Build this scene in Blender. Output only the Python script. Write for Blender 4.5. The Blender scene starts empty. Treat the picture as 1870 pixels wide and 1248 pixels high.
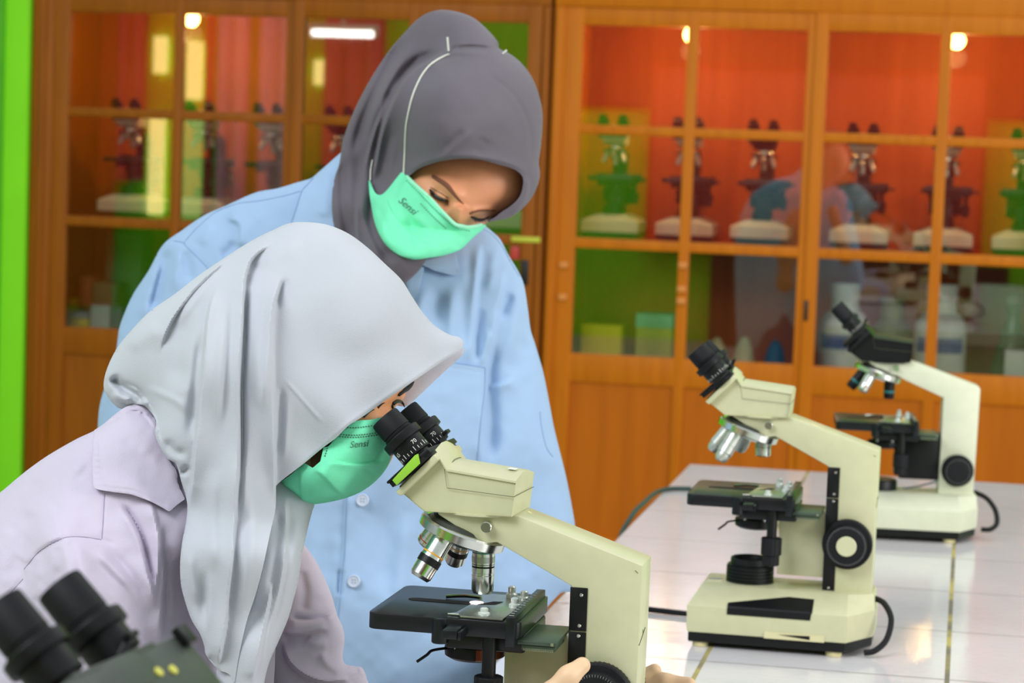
import bpy, bmesh, math, random
import numpy as np
from math import sin, cos, pi, radians, atan, sqrt
from mathutils import Vector, Matrix
random.seed(4)
# ---------------------------------------------------------------- camera
W, HH = 1870, 1248
F = 4300.0; CX, CY = 935.0, 624.0
PIT = atan(337/4300.0); RHO = 0.037; TZ = 0.75; CAMZ = TZ+0.598
fv = np.array([0, cos(PIT), -sin(PIT)]); r0 = np.array([1., 0, 0]); u0 = np.array([0, sin(PIT), cos(PIT)])
rv = r0*cos(RHO)+u0*sin(RHO); uv = -r0*sin(RHO)+u0*cos(RHO)
CO = np.array([0, 0, CAMZ])
sc = bpy.context.scene
cd = bpy.data.cameras.new('camera'); cam = bpy.data.objects.new('camera', cd); sc.collection.objects.link(cam)
cd.sensor_width = 36; cd.lens = F*36/W; cd.clip_start = 0.05
Mx = Matrix(((rv[0], uv[0], -fv[0], CO[0]), (rv[1], uv[1], -fv[1], CO[1]), (rv[2], uv[2], -fv[2], CO[2]), (0, 0, 0, 1)))
cam.matrix_world = Mx
cd.dof.use_dof = True; cd.dof.focus_distance = 2.06; cd.dof.aperture_fstop = 11.5
sc.camera = cam
# ---------------------------------------------------------------- world and light
wd = bpy.data.worlds.new('world'); sc.world = wd; wd.use_nodes = True
bg = wd.node_tree.nodes['Background']; bg.inputs[0].default_value = (0.90, 0.96, 1.0, 1); bg.inputs[1].default_value = 0.70
sc.view_settings.view_transform = 'Standard'; sc.view_settings.look = 'None'
sc.view_settings.exposure = 0.0; sc.view_settings.gamma = 1.0; sc.view_settings.use_curve_mapping = False
def area(name, loc, target, sx, sy, power, col):
    l = bpy.data.lights.new(name, 'AREA'); l.shape = 'RECTANGLE'; l.size = sx; l.size_y = sy
    l.energy = power; l.color = col
    o = bpy.data.objects.new(name, l); sc.collection.objects.link(o); o.location = loc
    o.rotation_euler = (Vector(target)-Vector(loc)).to_track_quat('-Z', 'Y').to_euler()
    return o
area('window_daylight', (-2.0, 0.2, 3.4), (-0.1, 2.4, 1.0), 2.0, 1.4, 105, (0.90, 0.95, 1.0))
area('ceiling_tube_light', (1.5, 3.6, 3.6), (0.9, 3.6, 0.7), 2.0, 1.2, 20, (1.0, 0.99, 0.93))
area('added_cabinet_fill', (3.2, 1.2, 2.0), (0.8, 7.0, 1.15), 1.8, 1.5, 92, (1.0, 0.98, 0.93))  # added fill lamp, brightens the bottles and boxes in the cabinets
area('added_rear_wall_fill', (-2.6, -1.6, 3.6), (-2.6, -3.9, 1.3), 3.0, 1.0, 34, (1.0, 0.97, 0.90))  # added lamp that brightens the curtains and wall mirrored in the glass
# ---------------------------------------------------------------- frames
YAW = radians(10.9)
def ray(px, py):
    px = np.asarray(px, float); py = np.asarray(py, float)
    return fv+np.multiply.outer((px-CX)/F, rv)-np.multiply.outer((py-CY)/F, uv)
def at(px, py, Y):
    d = ray(px, py); Y = np.asarray(Y, float)
    return CO+d*(Y/d[..., 1])[..., None]
def room(u, v, z=0.0, o=(0, 0)):
    return Vector((o[0]+u*cos(YAW)+v*sin(YAW), o[1]-u*sin(YAW)+v*cos(YAW), z))
# ---------------------------------------------------------------- materials
def srgb(h):
    c = [((x/255)/12.92 if x/255 <= 0.04045 else ((x/255+0.055)/1.055)**2.4) for x in h]
    return (c[0], c[1], c[2], 1)
MATS = {}
def mat(name, col, rough=0.6, metal=0.0, noise=0.06, scale=30, bump=0.0, bscale=200, sheen=0.0, spec=0.5, emit=None, coat=0.0, sub=0.0, trans=0.0):
    if name in MATS: return MATS[name]
    m = bpy.data.materials.new(name); m.use_nodes = True; nt = m.node_tree; N = nt.nodes; L = nt.links
    b = N['Principled BSDF']; c = srgb(col)
    tc = N.new('ShaderNodeTexCoord')
    if noise > 0:
        n = N.new('ShaderNodeTexNoise'); n.inputs['Scale'].default_value = scale; n.inputs['Detail'].default_value = 3
        L.new(tc.outputs['Object'], n.inputs['Vector'])
        r = N.new('ShaderNodeValToRGB'); r.color_ramp.elements[0].position = 0.3; r.color_ramp.elements[1].position = 0.7
        r.color_ramp.elements[0].color = tuple(x*(1-noise) for x in c[:3])+(1,)
        r.color_ramp.elements[1].color = tuple(min(1, x*(1+noise)) for x in c[:3])+(1,)
        L.new(n.outputs['Fac'], r.inputs['Fac']); L.new(r.outputs['Color'], b.inputs['Base Color'])
    else: b.inputs['Base Color'].default_value = c
    if bump > 0:
        n2 = N.new('ShaderNodeTexNoise'); n2.inputs['Scale'].default_value = bscale; n2.inputs['Detail'].default_value = 2
        L.new(tc.outputs['Object'], n2.inputs['Vector'])
        bp = N.new('ShaderNodeBump'); bp.inputs['Strength'].default_value = bump; bp.inputs['Distance'].default_value = 0.001
        L.new(n2.outputs['Fac'], bp.inputs['Height']); L.new(bp.outputs['Normal'], b.inputs['Normal'])
    b.inputs['Roughness'].default_value = rough; b.inputs['Metallic'].default_value = metal
    b.inputs['Specular IOR Level'].default_value = spec; b.inputs['Coat Weight'].default_value = coat
    b.inputs['Sheen Weight'].default_value = sheen; b.inputs['Transmission Weight'].default_value = trans
    if sub > 0:
        b.inputs['Subsurface Weight'].default_value = sub; b.inputs['Subsurface Radius'].default_value = (0.01, 0.004, 0.002); b.inputs['Subsurface Scale'].default_value = 0.5
    if emit:
        b.inputs['Emission Color'].default_value = srgb(emit[0]); b.inputs['Emission Strength'].default_value = emit[1]
    MATS[name] = m; return m
def wood(name, c1, c2, rough=0.45, scale=6.0, sq=(1, 1, 0.08)):
    if name in MATS: return MATS[name]
    m = bpy.data.materials.new(name); m.use_nodes = True; nt = m.node_tree; N = nt.nodes; L = nt.links
    b = N['Principled BSDF']; tc = N.new('ShaderNodeTexCoord'); mp = N.new('ShaderNodeMapping'); mp.inputs['Scale'].default_value = sq
    n = N.new('ShaderNodeTexNoise'); n.inputs['Scale'].default_value = scale*6; n.inputs['Detail'].default_value = 5; n.inputs['Distortion'].default_value = 0.6
    r = N.new('ShaderNodeValToRGB'); r.color_ramp.elements[0].position = 0.3; r.color_ramp.elements[1].position = 0.7
    r.color_ramp.elements[0].color = srgb(c1); r.color_ramp.elements[1].color = srgb(c2)
    L.new(tc.outputs['Object'], mp.inputs['Vector']); L.new(mp.outputs['Vector'], n.inputs['Vector']); L.new(n.outputs['Fac'], r.inputs['Fac'])
    L.new(r.outputs['Color'], b.inputs['Base Color']); b.inputs['Roughness'].default_value = rough; b.inputs['Specular IOR Level'].default_value = .22
    MATS[name] = m; return m
def glass_mat(name, refl=0.16):
    m = bpy.data.materials.new(name); m.use_nodes = True; nt = m.node_tree; N = nt.nodes; L = nt.links
    N.remove(N['Principled BSDF']); out = N['Material Output']
    t = N.new('ShaderNodeBsdfTransparent'); t.inputs[0].default_value = (0.93, 0.96, 0.93, 1)
    g = N.new('ShaderNodeBsdfGlossy'); g.inputs['Roughness'].default_value = 0.015
    mx = N.new('ShaderNodeMixShader'); lw = N.new('ShaderNodeLayerWeight'); lw.inputs['Blend'].default_value = 0.35
    mr = N.new('ShaderNodeMapRange'); mr.inputs['To Min'].default_value = refl; mr.inputs['To Max'].default_value = 0.9
    L.new(lw.outputs['Fresnel'], mr.inputs['Value']); L.new(mr.outputs[0], mx.inputs[0])
    L.new(t.outputs[0], mx.inputs[1]); L.new(g.outputs[0], mx.inputs[2]); L.new(mx.outputs[0], out.inputs[0])
    MATS[name] = m; return m
# ---------------------------------------------------------------- mesh helpers
def I4(): return Matrix.Identity(4)
def merge(dst, src, M=None):
    if M is not None: bmesh.ops.transform(src, matrix=M, verts=src.verts)
    vm = {}
    for v in src.verts: vm[v] = dst.verts.new(v.co)
    for f in src.faces:
        try:
            nf = dst.faces.new([vm[v] for v in f.verts]); nf.smooth = f.smooth; nf.material_index = f.material_index
        except ValueError: pass
    src.free()
def box(bm, lo, hi, bev=0.0, M=None, seg=2):
    b = bmesh.new(); bmesh.ops.create_cube(b, size=1)
    for v in b.verts:
        v.co = Vector([lo[i] if v.co[i] < 0 else hi[i] for i in range(3)])
    if bev > 0: bmesh.ops.bevel(b, geom=b.edges[:], offset=bev, segments=seg, profile=0.5, affect='EDGES')
    merge(bm, b, M)
def prism(bm, pts, y0, y1, bev=0.0, M=None, seg=2, axis='y', bevv=None):
    b = bmesh.new()
    def P(p, y): return (p[0], y, p[1]) if axis == 'y' else (p[0], p[1], y)
    A = [b.verts.new(P(p, y0)) for p in pts]; B = [b.verts.new(P(p, y1)) for p in pts]
    n = len(pts); b.faces.new(A); b.faces.new(B[::-1])
    for i in range(n): b.faces.new((A[i], B[i], B[(i+1) % n], A[(i+1) % n]))
    bmesh.ops.recalc_face_normals(b, faces=b.faces)
    if bev > 0: bmesh.ops.bevel(b, geom=b.edges[:], offset=bev, segments=seg, profile=0.5, affect='EDGES', clamp_overlap=True)
    merge(bm, b, M)
def loft(bm, rings, cap=True, M=None, closed=True, smooth=False):
    b = bmesh.new(); R = [[b.verts.new(p) for p in r] for r in rings]
    n = len(R[0])
    for i in range(len(R)-1):
        for j in range(n if closed else n-1):
            f = b.faces.new((R[i][j], R[i][(j+1) % n], R[i+1][(j+1) % n], R[i+1][j])); f.smooth = smooth
    if cap: b.faces.new(R[0][::-1]); b.faces.new(R[-1])
    bmesh.ops.recalc_face_normals(b, faces=b.faces)
    merge(bm, b, M)
def lathe(bm, prof, M=None, seg=32, rib=None):
    rings = []
    for r, h in prof:
        rings.append([(max(r, 1e-5)*cos(2*pi*k/seg)*(1 if rib is None else 1-rib*(k % 2)), max(r, 1e-5)*sin(2*pi*k/seg)*(1 if rib is None else 1-rib*(k % 2)), h) for k in range(seg)])
    loft(bm, rings, True, M)
def axisM(p, d):
    q = Vector(d).normalized().to_track_quat('Z', 'Y')
    return Matrix.Translation(Vector(p)) @ q.to_matrix().to_4x4()
def cyl(bm, p, d, r, h, seg=24, r2=None, rib=None):
    r2 = r if r2 is None else r2; e = min(0.0008, r*0.12, abs(h)*0.3)
    lathe(bm, [(r-e, 0), (r, e), (r2, h-e), (r2-e, h)], axisM(p, d), seg, rib)
def cat(pts, n=6, closed=False):
    P = [tuple(p[:2]) for p in pts]; C = [len(p) > 2 for p in pts]; m = len(P); out = []
    for i in range(m if closed else m-1):
        p1 = np.array(P[i], float); p2 = np.array(P[(i+1) % m], float)
        p0 = np.array(P[i-1], float) if (closed or i > 0) else p1; p3 = np.array(P[(i+2) % m], float) if (closed or i < m-2) else p2
        if C[i]: p0 = p1
        if C[(i+1) % m]: p3 = p2
        for k in range(n):
            t = k/n; out.append(0.5*((2*p1)+(-p0+p2)*t+(2*p0-5*p1+4*p2-p3)*t*t+(-p0+3*p1-3*p2+p3)*t**3))
    if not closed: out.append(np.array(P[-1], float))
    return np.array(out)
def cat3(pts, n=6):
    P = [np.array(p, float) for p in pts]; out = []
    for i in range(len(P)-1):
        p1, p2 = P[i], P[i+1]; p0 = P[i-1] if i else p1; p3 = P[i+2] if i < len(P)-2 else p2
        for k in range(n):
            t = k/n; out.append(0.5*((2*p1)+(-p0+p2)*t+(2*p0-5*p1+4*p2-p3)*t*t+(-p0+3*p1-3*p2+p3)*t**3))
    out.append(P[-1]); return out
def tube(bm, pts, r, seg=8, flat=1.0):
    pts = [Vector(p) for p in pts]; n = len(pts); rings = []; up = None
    for i, p in enumerate(pts):
        d = (pts[min(i+1, n-1)]-pts[max(i-1, 0)]).normalized()
        if up is None: up = d.orthogonal().normalized()
        up = (up-d*up.dot(d)).normalized(); s = d.cross(up)
        rr = r if not callable(r) else r(i/(n-1))
        rings.append([p+up*cos(2*pi*k/seg)*rr+s*sin(2*pi*k/seg)*rr*flat for k in range(seg)])
    loft(bm, rings, True, None, True, True)
def obj(name, bm, m, parent=None, label=None, smooth=30, origin=None):
    me = bpy.data.meshes.new(name)
    if isinstance(bm, bmesh.types.BMesh):
        bmesh.ops.recalc_face_normals(bm, faces=bm.faces)
        bm.to_mesh(me); bm.free()
    else:
        me.from_pydata([tuple(map(float, v)) for v in bm[0]], [], bm[1]); me.update()
    ms = m if isinstance(m, (list, tuple)) else [m]
    for x in ms: me.materials.append(x)
    if smooth:
        me.shade_smooth(); me.set_sharp_from_angle(angle=radians(smooth))
    o = bpy.data.objects.new(name, me); sc.collection.objects.link(o)
    if parent is not None:
        o.parent = parent
        if origin is not None:
            pass
    if label: o['label'] = label
    return o
def thing(name, label, catg, loc=(0, 0, 0), rotz=0.0, group=None):
    o = bpy.data.objects.new(name, None); sc.collection.objects.link(o); o.empty_display_size = 0.05
    o.location = loc; o.rotation_euler = (0, 0, rotz); o['label'] = label; o['category'] = catg
    if group: o['group'] = group
    return o
def tag(o, label, catg, group=None):
    o['label'] = label; o['category'] = catg
    if group: o['group'] = group
    return o
def struct(o): o['kind'] = 'structure'; return o
def shift(o, loc):
    """vertices were written in world space: move them into the frame of a parent at loc"""
    me = o.data; me.transform(Matrix.Translation(-Vector(loc))); return o
def text_mesh(s, size=1.0, shear=0.0):
    cu = bpy.data.curves.new('lettering', 'FONT'); cu.body = s; cu.size = size; cu.align_x = 'CENTER'; cu.align_y = 'CENTER'; cu.shear = shear
    cu.resolution_u = 3
    o = bpy.data.objects.new('lettering', cu); sc.collection.objects.link(o)
    dg = bpy.context.evaluated_depsgraph_get(); dg.update()
    me = bpy.data.meshes.new_from_object(o.evaluated_get(dg))
    V = [v.co.copy() for v in me.vertices]; Fc = [tuple(p.vertices) for p in me.polygons]
    bpy.data.objects.remove(o); bpy.data.meshes.remove(me)
    return V, Fc
# ---------------------------------------------------------------- cloth sculpting: solids with real thickness grown from an outline at its own distance
def segdist(P, S, closed=True):
    """distance, signed side and arc parameter from points P (n,2) to polyline S"""
    A = S; B = np.roll(S, -1, 0)
    if not closed: A = S[:-1]; B = S[1:]
    L = np.hypot(*(B-A).T); cum = np.concatenate([[0], np.cumsum(L)])
    bd = np.full(len(P), 1e9); side = np.zeros(len(P)); par = np.zeros(len(P)); near = np.zeros_like(P)
    for i in range(len(A)):
        d = B[i]-A[i]; l2 = d@d
        if l2 < 1e-9: continue
        t = np.clip(((P-A[i])@d)/l2, 0, 1); q = A[i]+t[:, None]*d; e = P-q; dd = np.hypot(e[:, 0], e[:, 1])
        m = dd < bd
        bd[m] = dd[m]; near[m] = q[m]; par[m] = (cum[i]+t[m]*L[i]); side[m] = np.sign(d[0]*e[m, 1]-d[1]*e[m, 0])
    return bd, side, par/max(cum[-1], 1e-9), near
def inside(P, S):
    x, y = P[:, 0], P[:, 1]; c = np.zeros(len(P), bool); n = len(S); j = n-1
    for i in range(n):
        xi, yi = S[i]; xj, yj = S[j]
        if yi != yj:
            m = ((yi > y) != (yj > y)) & (x < (xj-xi)*(y-yi)/(yj-yi)+xi); c ^= m
        j = i
    return c
def poisson(mask, h):
    def solve(m, hh, init, it):
        f = init*m
        for _ in range(it):
            g = np.pad(f, 1)
            f = 0.25*(g[:-2, 1:-1]+g[2:, 1:-1]+g[1:-1, :-2]+g[1:-1, 2:]+hh*hh)*m
        return f
    ny, nx = mask.shape
    m4 = mask[::4, ::4].astype(float); f4 = solve(m4, h*4, np.zeros_like(m4), 3000)
    f2 = np.kron(f4, np.ones((2, 2)))[:mask[::2, ::2].shape[0], :mask[::2, ::2].shape[1]]
    m2 = mask[::2, ::2].astype(float); f2 = solve(m2, h*2, f2, 500)
    f1 = np.kron(f2, np.ones((2, 2)))[:ny, :nx]
    return solve(mask.astype(float), h, f1, 250)
def idw(ctrl):
    C = np.array(ctrl, float)
    def f(px, py):
        px = np.asarray(px, float); py = np.asarray(py, float); num = 0; den = 0
        for x, y, v in C:
            w = 1/((px-x)**2+(py-y)**2+900)**1.6; num = num+w*v; den = den+w
        return num/den
    return f
def blurg(Z, n):
    for _ in range(n):
        g = np.pad(Z, 1, mode='edge'); Z = (g[:-2, 1:-1]+g[2:, 1:-1]+g[1:-1, :-2]+g[1:-1, 2:]+2*Z)/6
    return Z
class Relief:
    def __init__(s, outer, mid, T, step=3.0, holes=(), hshape=None, strokes=(), Tb=None, soft=6.0, hcap=None, hpow=0.5, noise=0.0, seed=1, blur=1):
        s.out = cat(outer, 6, True); s.holes = [cat(h, 6, True) for h in holes]
        s.hs = cat(hshape, 6, True) if hshape is not None else s.out
        allp = np.vstack([s.out, s.hs]); s.x0, s.y0 = allp.min(0)-3*step; x1, y1 = allp.max(0)+3*step
        s.step = step; nx = int((x1-s.x0)/step)+1; ny = int((y1-s.y0)/step)+1; s.nx, s.ny = nx, ny
        X, Y = np.meshgrid(s.x0+np.arange(nx)*step, s.y0+np.arange(ny)*step); P = np.stack([X.ravel(), Y.ravel()], 1)
        hm = inside(P, s.hs).reshape(ny, nx); phi = poisson(hm, step); mx = phi.max() if hcap is None else hcap**2/2*0.6
        h = np.clip(phi/mx, 0, 1)**hpow
        s.h = h
        midv = mid(X, Y) if callable(mid) else np.full(X.shape, mid)
        Tv = T(X, Y) if callable(T) else np.full(X.shape, T)
        dh = segdist(P, s.hs)[0].reshape(ny, nx)
        add = np.zeros(X.shape)
        for st in strokes:
            kind, pts, w, amp = st[:4]; side = st[4] if len(st) > 4 else 1; tap = st[5] if len(st) > 5 else 0.15
            S = cat(pts, 5); lo = S.min(0)-4*w; hi = S.max(0)+4*w
            sel = (X > lo[0]) & (X < hi[0]) & (Y > lo[1]) & (Y < hi[1]); 
            if not sel.any(): continue
            Q = np.stack([X[sel], Y[sel]], 1); d, sd, par, _ = segdist(Q, S, False)
            wt = np.clip(par/max(tap, 1e-3), 0, 1)*np.clip((1-par)/max(tap, 1e-3), 0, 1); wt = wt*wt*(3-2*wt)
            if kind == 'r': v = amp*np.exp(-(d/w)**2)
            else:
                t = np.clip((sd*side*d)/(1.2*step)+0.5, 0, 1)
                ends = np.exp(-(d/w)**1.3)
                v = amp*ends*(t*1.0-(1-t)*0.35)
            add[sel] += v*wt
        if noise > 0:
            rg = np.random.RandomState(seed)
            for oc, a in ((40, 1.0), (18, 0.4)):
                k = max(2, int(oc/step)); g = rg.randn(ny//k+3, nx//k+3); iy = np.arange(ny)/k; ix = np.arange(nx)/k
                a0 = g[iy.astype(int)][:, ix.astype(int)]; a1 = g[iy.astype(int)+1][:, ix.astype(int)]; b0 = g[iy.astype(int)][:, ix.astype(int)+1]; b1 = g[iy.astype(int)+1][:, ix.astype(int)+1]
                fy = (iy % 1)[:, None]; fx = (ix % 1)[None]; fy = fy*fy*(3-2*fy); fx = fx*fx*(3-2*fx)
                add += noise*a*((a0*(1-fy)+a1*fy)*(1-fx)+(b0*(1-fy)+b1*fy)*fx)
        if blur: add = blurg(add, blur)
        edge = np.clip(dh/soft, 0, 1) if hshape is None else np.clip(dh/soft, 0, 1)
        s.Fd = midv-Tv*h-add*edge; Tbv = Tv if Tb is None else (Tb(X, Y) if callable(Tb) else np.full(X.shape, Tb))
        s.Bd = midv+Tbv*h+0.0015
        s.Fd = np.minimum(s.Fd, s.Bd-0.002)
        # occupancy
        ins = inside(P, s.out); ds = segdist(P, s.out)[0]*np.where(ins, 1, -1)
        for H in s.holes:
            hi_ = inside(P, H); dd = segdist(P, H)[0]*np.where(hi_, -1, 1); ds = np.minimum(ds, dd)
        ds = ds.reshape(ny, nx); s.X, s.Y = X, Y
        ok = ds > -0.45*step; cell = ok[:-1, :-1] & ok[1:, :-1] & ok[:-1, 1:] & ok[1:, 1:]
        used = np.zeros((ny, nx), bool); cnt = np.zeros((ny, nx), int)
        for a, b in ((0, 0), (0, 1), (1, 0), (1, 1)): cnt[a:ny-1+a, b:nx-1+b] += cell
        used = cnt > 0; bd = used & (cnt < 4)
        bi = np.argwhere(bd); Q = np.stack([X[bd], Y[bd]], 1); best = np.full(len(Q), 1e9); near = Q.copy()
        for S in [s.out]+s.holes:
            d, _, _, nr = segdist(Q, S); m = d < best; best[m] = d[m]; near[m] = nr[m]
        m = best < 2.5*step; nearf = np.where(m[:, None], near, Q)
        Xs, Ys = X.copy(), Y.copy(); Xs[bd] = nearf[:, 0]; Ys[bd] = nearf[:, 1]
        Fs, Bs = s.Fd.copy(), s.Bd.copy(); Fs[bd] = s.sample(s.Fd, Xs[bd], Ys[bd]); Bs[bd] = s.sample(s.Bd, Xs[bd], Ys[bd])
        idx = -np.ones((ny, nx), int); idx[used] = np.arange(used.sum()); n = used.sum()
        VF = at(Xs[used], Ys[used], Fs[used]); VB = at(Xs[used], Ys[used], np.maximum(Bs[used], Fs[used]+0.001))
        s.V = np.vstack([VF, VB]); c = np.argwhere(cell); faces = []
        i00 = idx[:-1, :-1][cell]; i01 = idx[:-1, 1:][cell]; i11 = idx[1:, 1:][cell]; i10 = idx[1:, :-1][cell]
        fq = np.stack([i00, i10, i11, i01], 1); faces = fq.tolist(); faces += (fq[:, ::-1]+n).tolist()
        edges = {}
        for a, b in ((i00, i10), (i10, i11), (i11, i01), (i01, i00)):
            for x, y in zip(a.tolist(), b.tolist()):
                if (y, x) in edges: del edges[(y, x)]
                else: edges[(x, y)] = 1
        for x, y in edges: faces.append([y, x, x+n, y+n])
        s.F = faces
    def sample(s, Z, px, py):
        gx = np.clip((np.asarray(px, float)-s.x0)/s.step, 0, s.nx-1.001); gy = np.clip((np.asarray(py, float)-s.y0)/s.step, 0, s.ny-1.001)
        ix = gx.astype(int); iy = gy.astype(int); fx = gx-ix; fy = gy-iy
        return (Z[iy, ix]*(1-fx)+Z[iy, ix+1]*fx)*(1-fy)+(Z[iy+1, ix]*(1-fx)+Z[iy+1, ix+1]*fx)*fy
    def front(s, px, py): return s.sample(s.Fd, px, py)
    def make(s, name, m, root, label=None, smooth=50):
        o = obj(name, (s.V, s.F), m, root, label, smooth); return shift(o, root.location)
def on_surf(rel, pts, off=0.001):
    return [at(x, y, float(rel.front(x, y))-off) for x, y in pts]
def surf_text(rel, s, cx, cy, size, ang, name, m, root, shear=0.0, off=0.0012):
    V, Fc = text_mesh(s, size, shear); ca, sa = cos(radians(ang)), sin(radians(ang)); out = []
    for v in V:
        px = cx+v.x*ca+v.y*sa; py = cy+v.x*sa-v.y*ca
        out.append(at(px, py, float(rel.front(px, py))-off))
    o = obj(name, (out, Fc), m, root, None, 0); return shift(o, root.location)
# ---------------------------------------------------------------- smooth bodies from joints (signed distances meshed with OpenVDB)
def blob(prims, vox, k=0.02):
    """prims: ('c', p0, r0, p1, r1) tapered capsules or ('e', centre, radii)"""
    import openvdb
    pts = []
    for p in prims:
        if p[0] == 'c': pts += [np.array(p[1])-p[2], np.array(p[1])+p[2], np.array(p[3])-p[4], np.array(p[3])+p[4]]
        else: pts += [np.array(p[1])-np.array(p[2]), np.array(p[1])+np.array(p[2])]
    lo = np.min(pts, 0)-3*vox-k; hi = np.max(pts, 0)+3*vox+k; n = np.ceil((hi-lo)/vox).astype(int)+1
    ax = [lo[i]+np.arange(n[i])*vox for i in range(3)]; X, Y, Z = np.meshgrid(*ax, indexing='ij'); D = np.full(X.shape, 1.0, np.float32)
    for p in prims:
        if p[0] == 'c':
            a = np.array(p[1]); b = np.array(p[3]); d = b-a; l2 = max(d@d, 1e-9)
            t = np.clip(((X-a[0])*d[0]+(Y-a[1])*d[1]+(Z-a[2])*d[2])/l2, 0, 1)
            q = np.sqrt((X-a[0]-t*d[0])**2+(Y-a[1]-t*d[1])**2+(Z-a[2]-t*d[2])**2)-(p[2]*(1-t)+p[4]*t)
        else:
            c = p[1]; r = p[2]; kk = np.sqrt(((X-c[0])/r[0])**2+((Y-c[1])/r[1])**2+((Z-c[2])/r[2])**2); q = (kk-1)*min(r)
        h = np.clip(0.5+0.5*(D-q)/k, 0, 1); D = (D*(1-h)+q*h-k*h*(1-h)).astype(np.float32)
    g = openvdb.FloatGrid(background=1.0); g.copyFromArray(D)
    P, Tn, Q = g.convertToPolygons(isovalue=0.0)
    return lo+P*vox, [list(map(int, q)) for q in Q]+[list(map(int, t)) for t in Tn]
def joinmesh(parts):
    V = []; Fc = []; n = 0
    for v, f in parts:
        V += [tuple(p) for p in v]; Fc += [[i+n for i in q] for q in f]; n += len(v)
    return V, Fc
# ---------------------------------------------------------------- palette
CREAM = mat('cream_enamel', (200, 198, 160), 0.42, noise=0.03, scale=60, coat=0.15)
CREAM2 = mat('pale_grey_enamel', (214, 216, 190), 0.45, noise=0.03, scale=60)
DKGREEN = mat('dark_grey_green_enamel', (64, 71, 65), 0.5, noise=0.05, scale=60)
BLACK = mat('black_enamel', (14, 15, 17), 0.42, noise=0.1, scale=50, spec=0.3)
STAGE = mat('black_anodised_stage', (20, 24, 27), 0.33, noise=0.08, scale=80, spec=0.35)
RUB = mat('black_rubber', (14, 14, 18), 0.6, noise=0.12, scale=90, spec=0.3)
CHROME = mat('chrome', (215, 218, 210), 0.2, 1.0, noise=0.03, scale=90)
STEEL = mat('brushed_steel', (178, 180, 172), 0.32, 1.0, noise=0.06, scale=160)
WHITEP = mat('white_marking_paint', (225, 228, 215), 0.6, noise=0)
LIME = mat('painted_green_reflection', (150, 205, 60), 0.4, noise=0.04)  # colour of a green reflection painted on the eyepiece plate
SEAM = mat('seam_shadow_line', (88, 92, 66), 0.8, noise=0)
FOOT = mat('yellowed_rubber_foot', (214, 200, 150), 0.7, noise=0.08)
GOLD = mat('yellow_ring_paint', (225, 160, 40), 0.4, noise=0)
REDP = mat('red_ring_paint', (160, 50, 30), 0.4, noise=0)
TEAL = mat('teal_ring_paint', (40, 120, 120), 0.4, noise=0)
COPPER = mat('painted_copper_reflection', (130, 62, 36), 0.35, 0.4, noise=0.08)  # colour of a coppery reflection painted on the condenser
GLASSY = mat('clear_acrylic_knob', (215, 222, 215), 0.12, 0.25, noise=0)
YEL = mat('yellow_screw_paint', (215, 210, 90), 0.4, noise=0)
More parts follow.
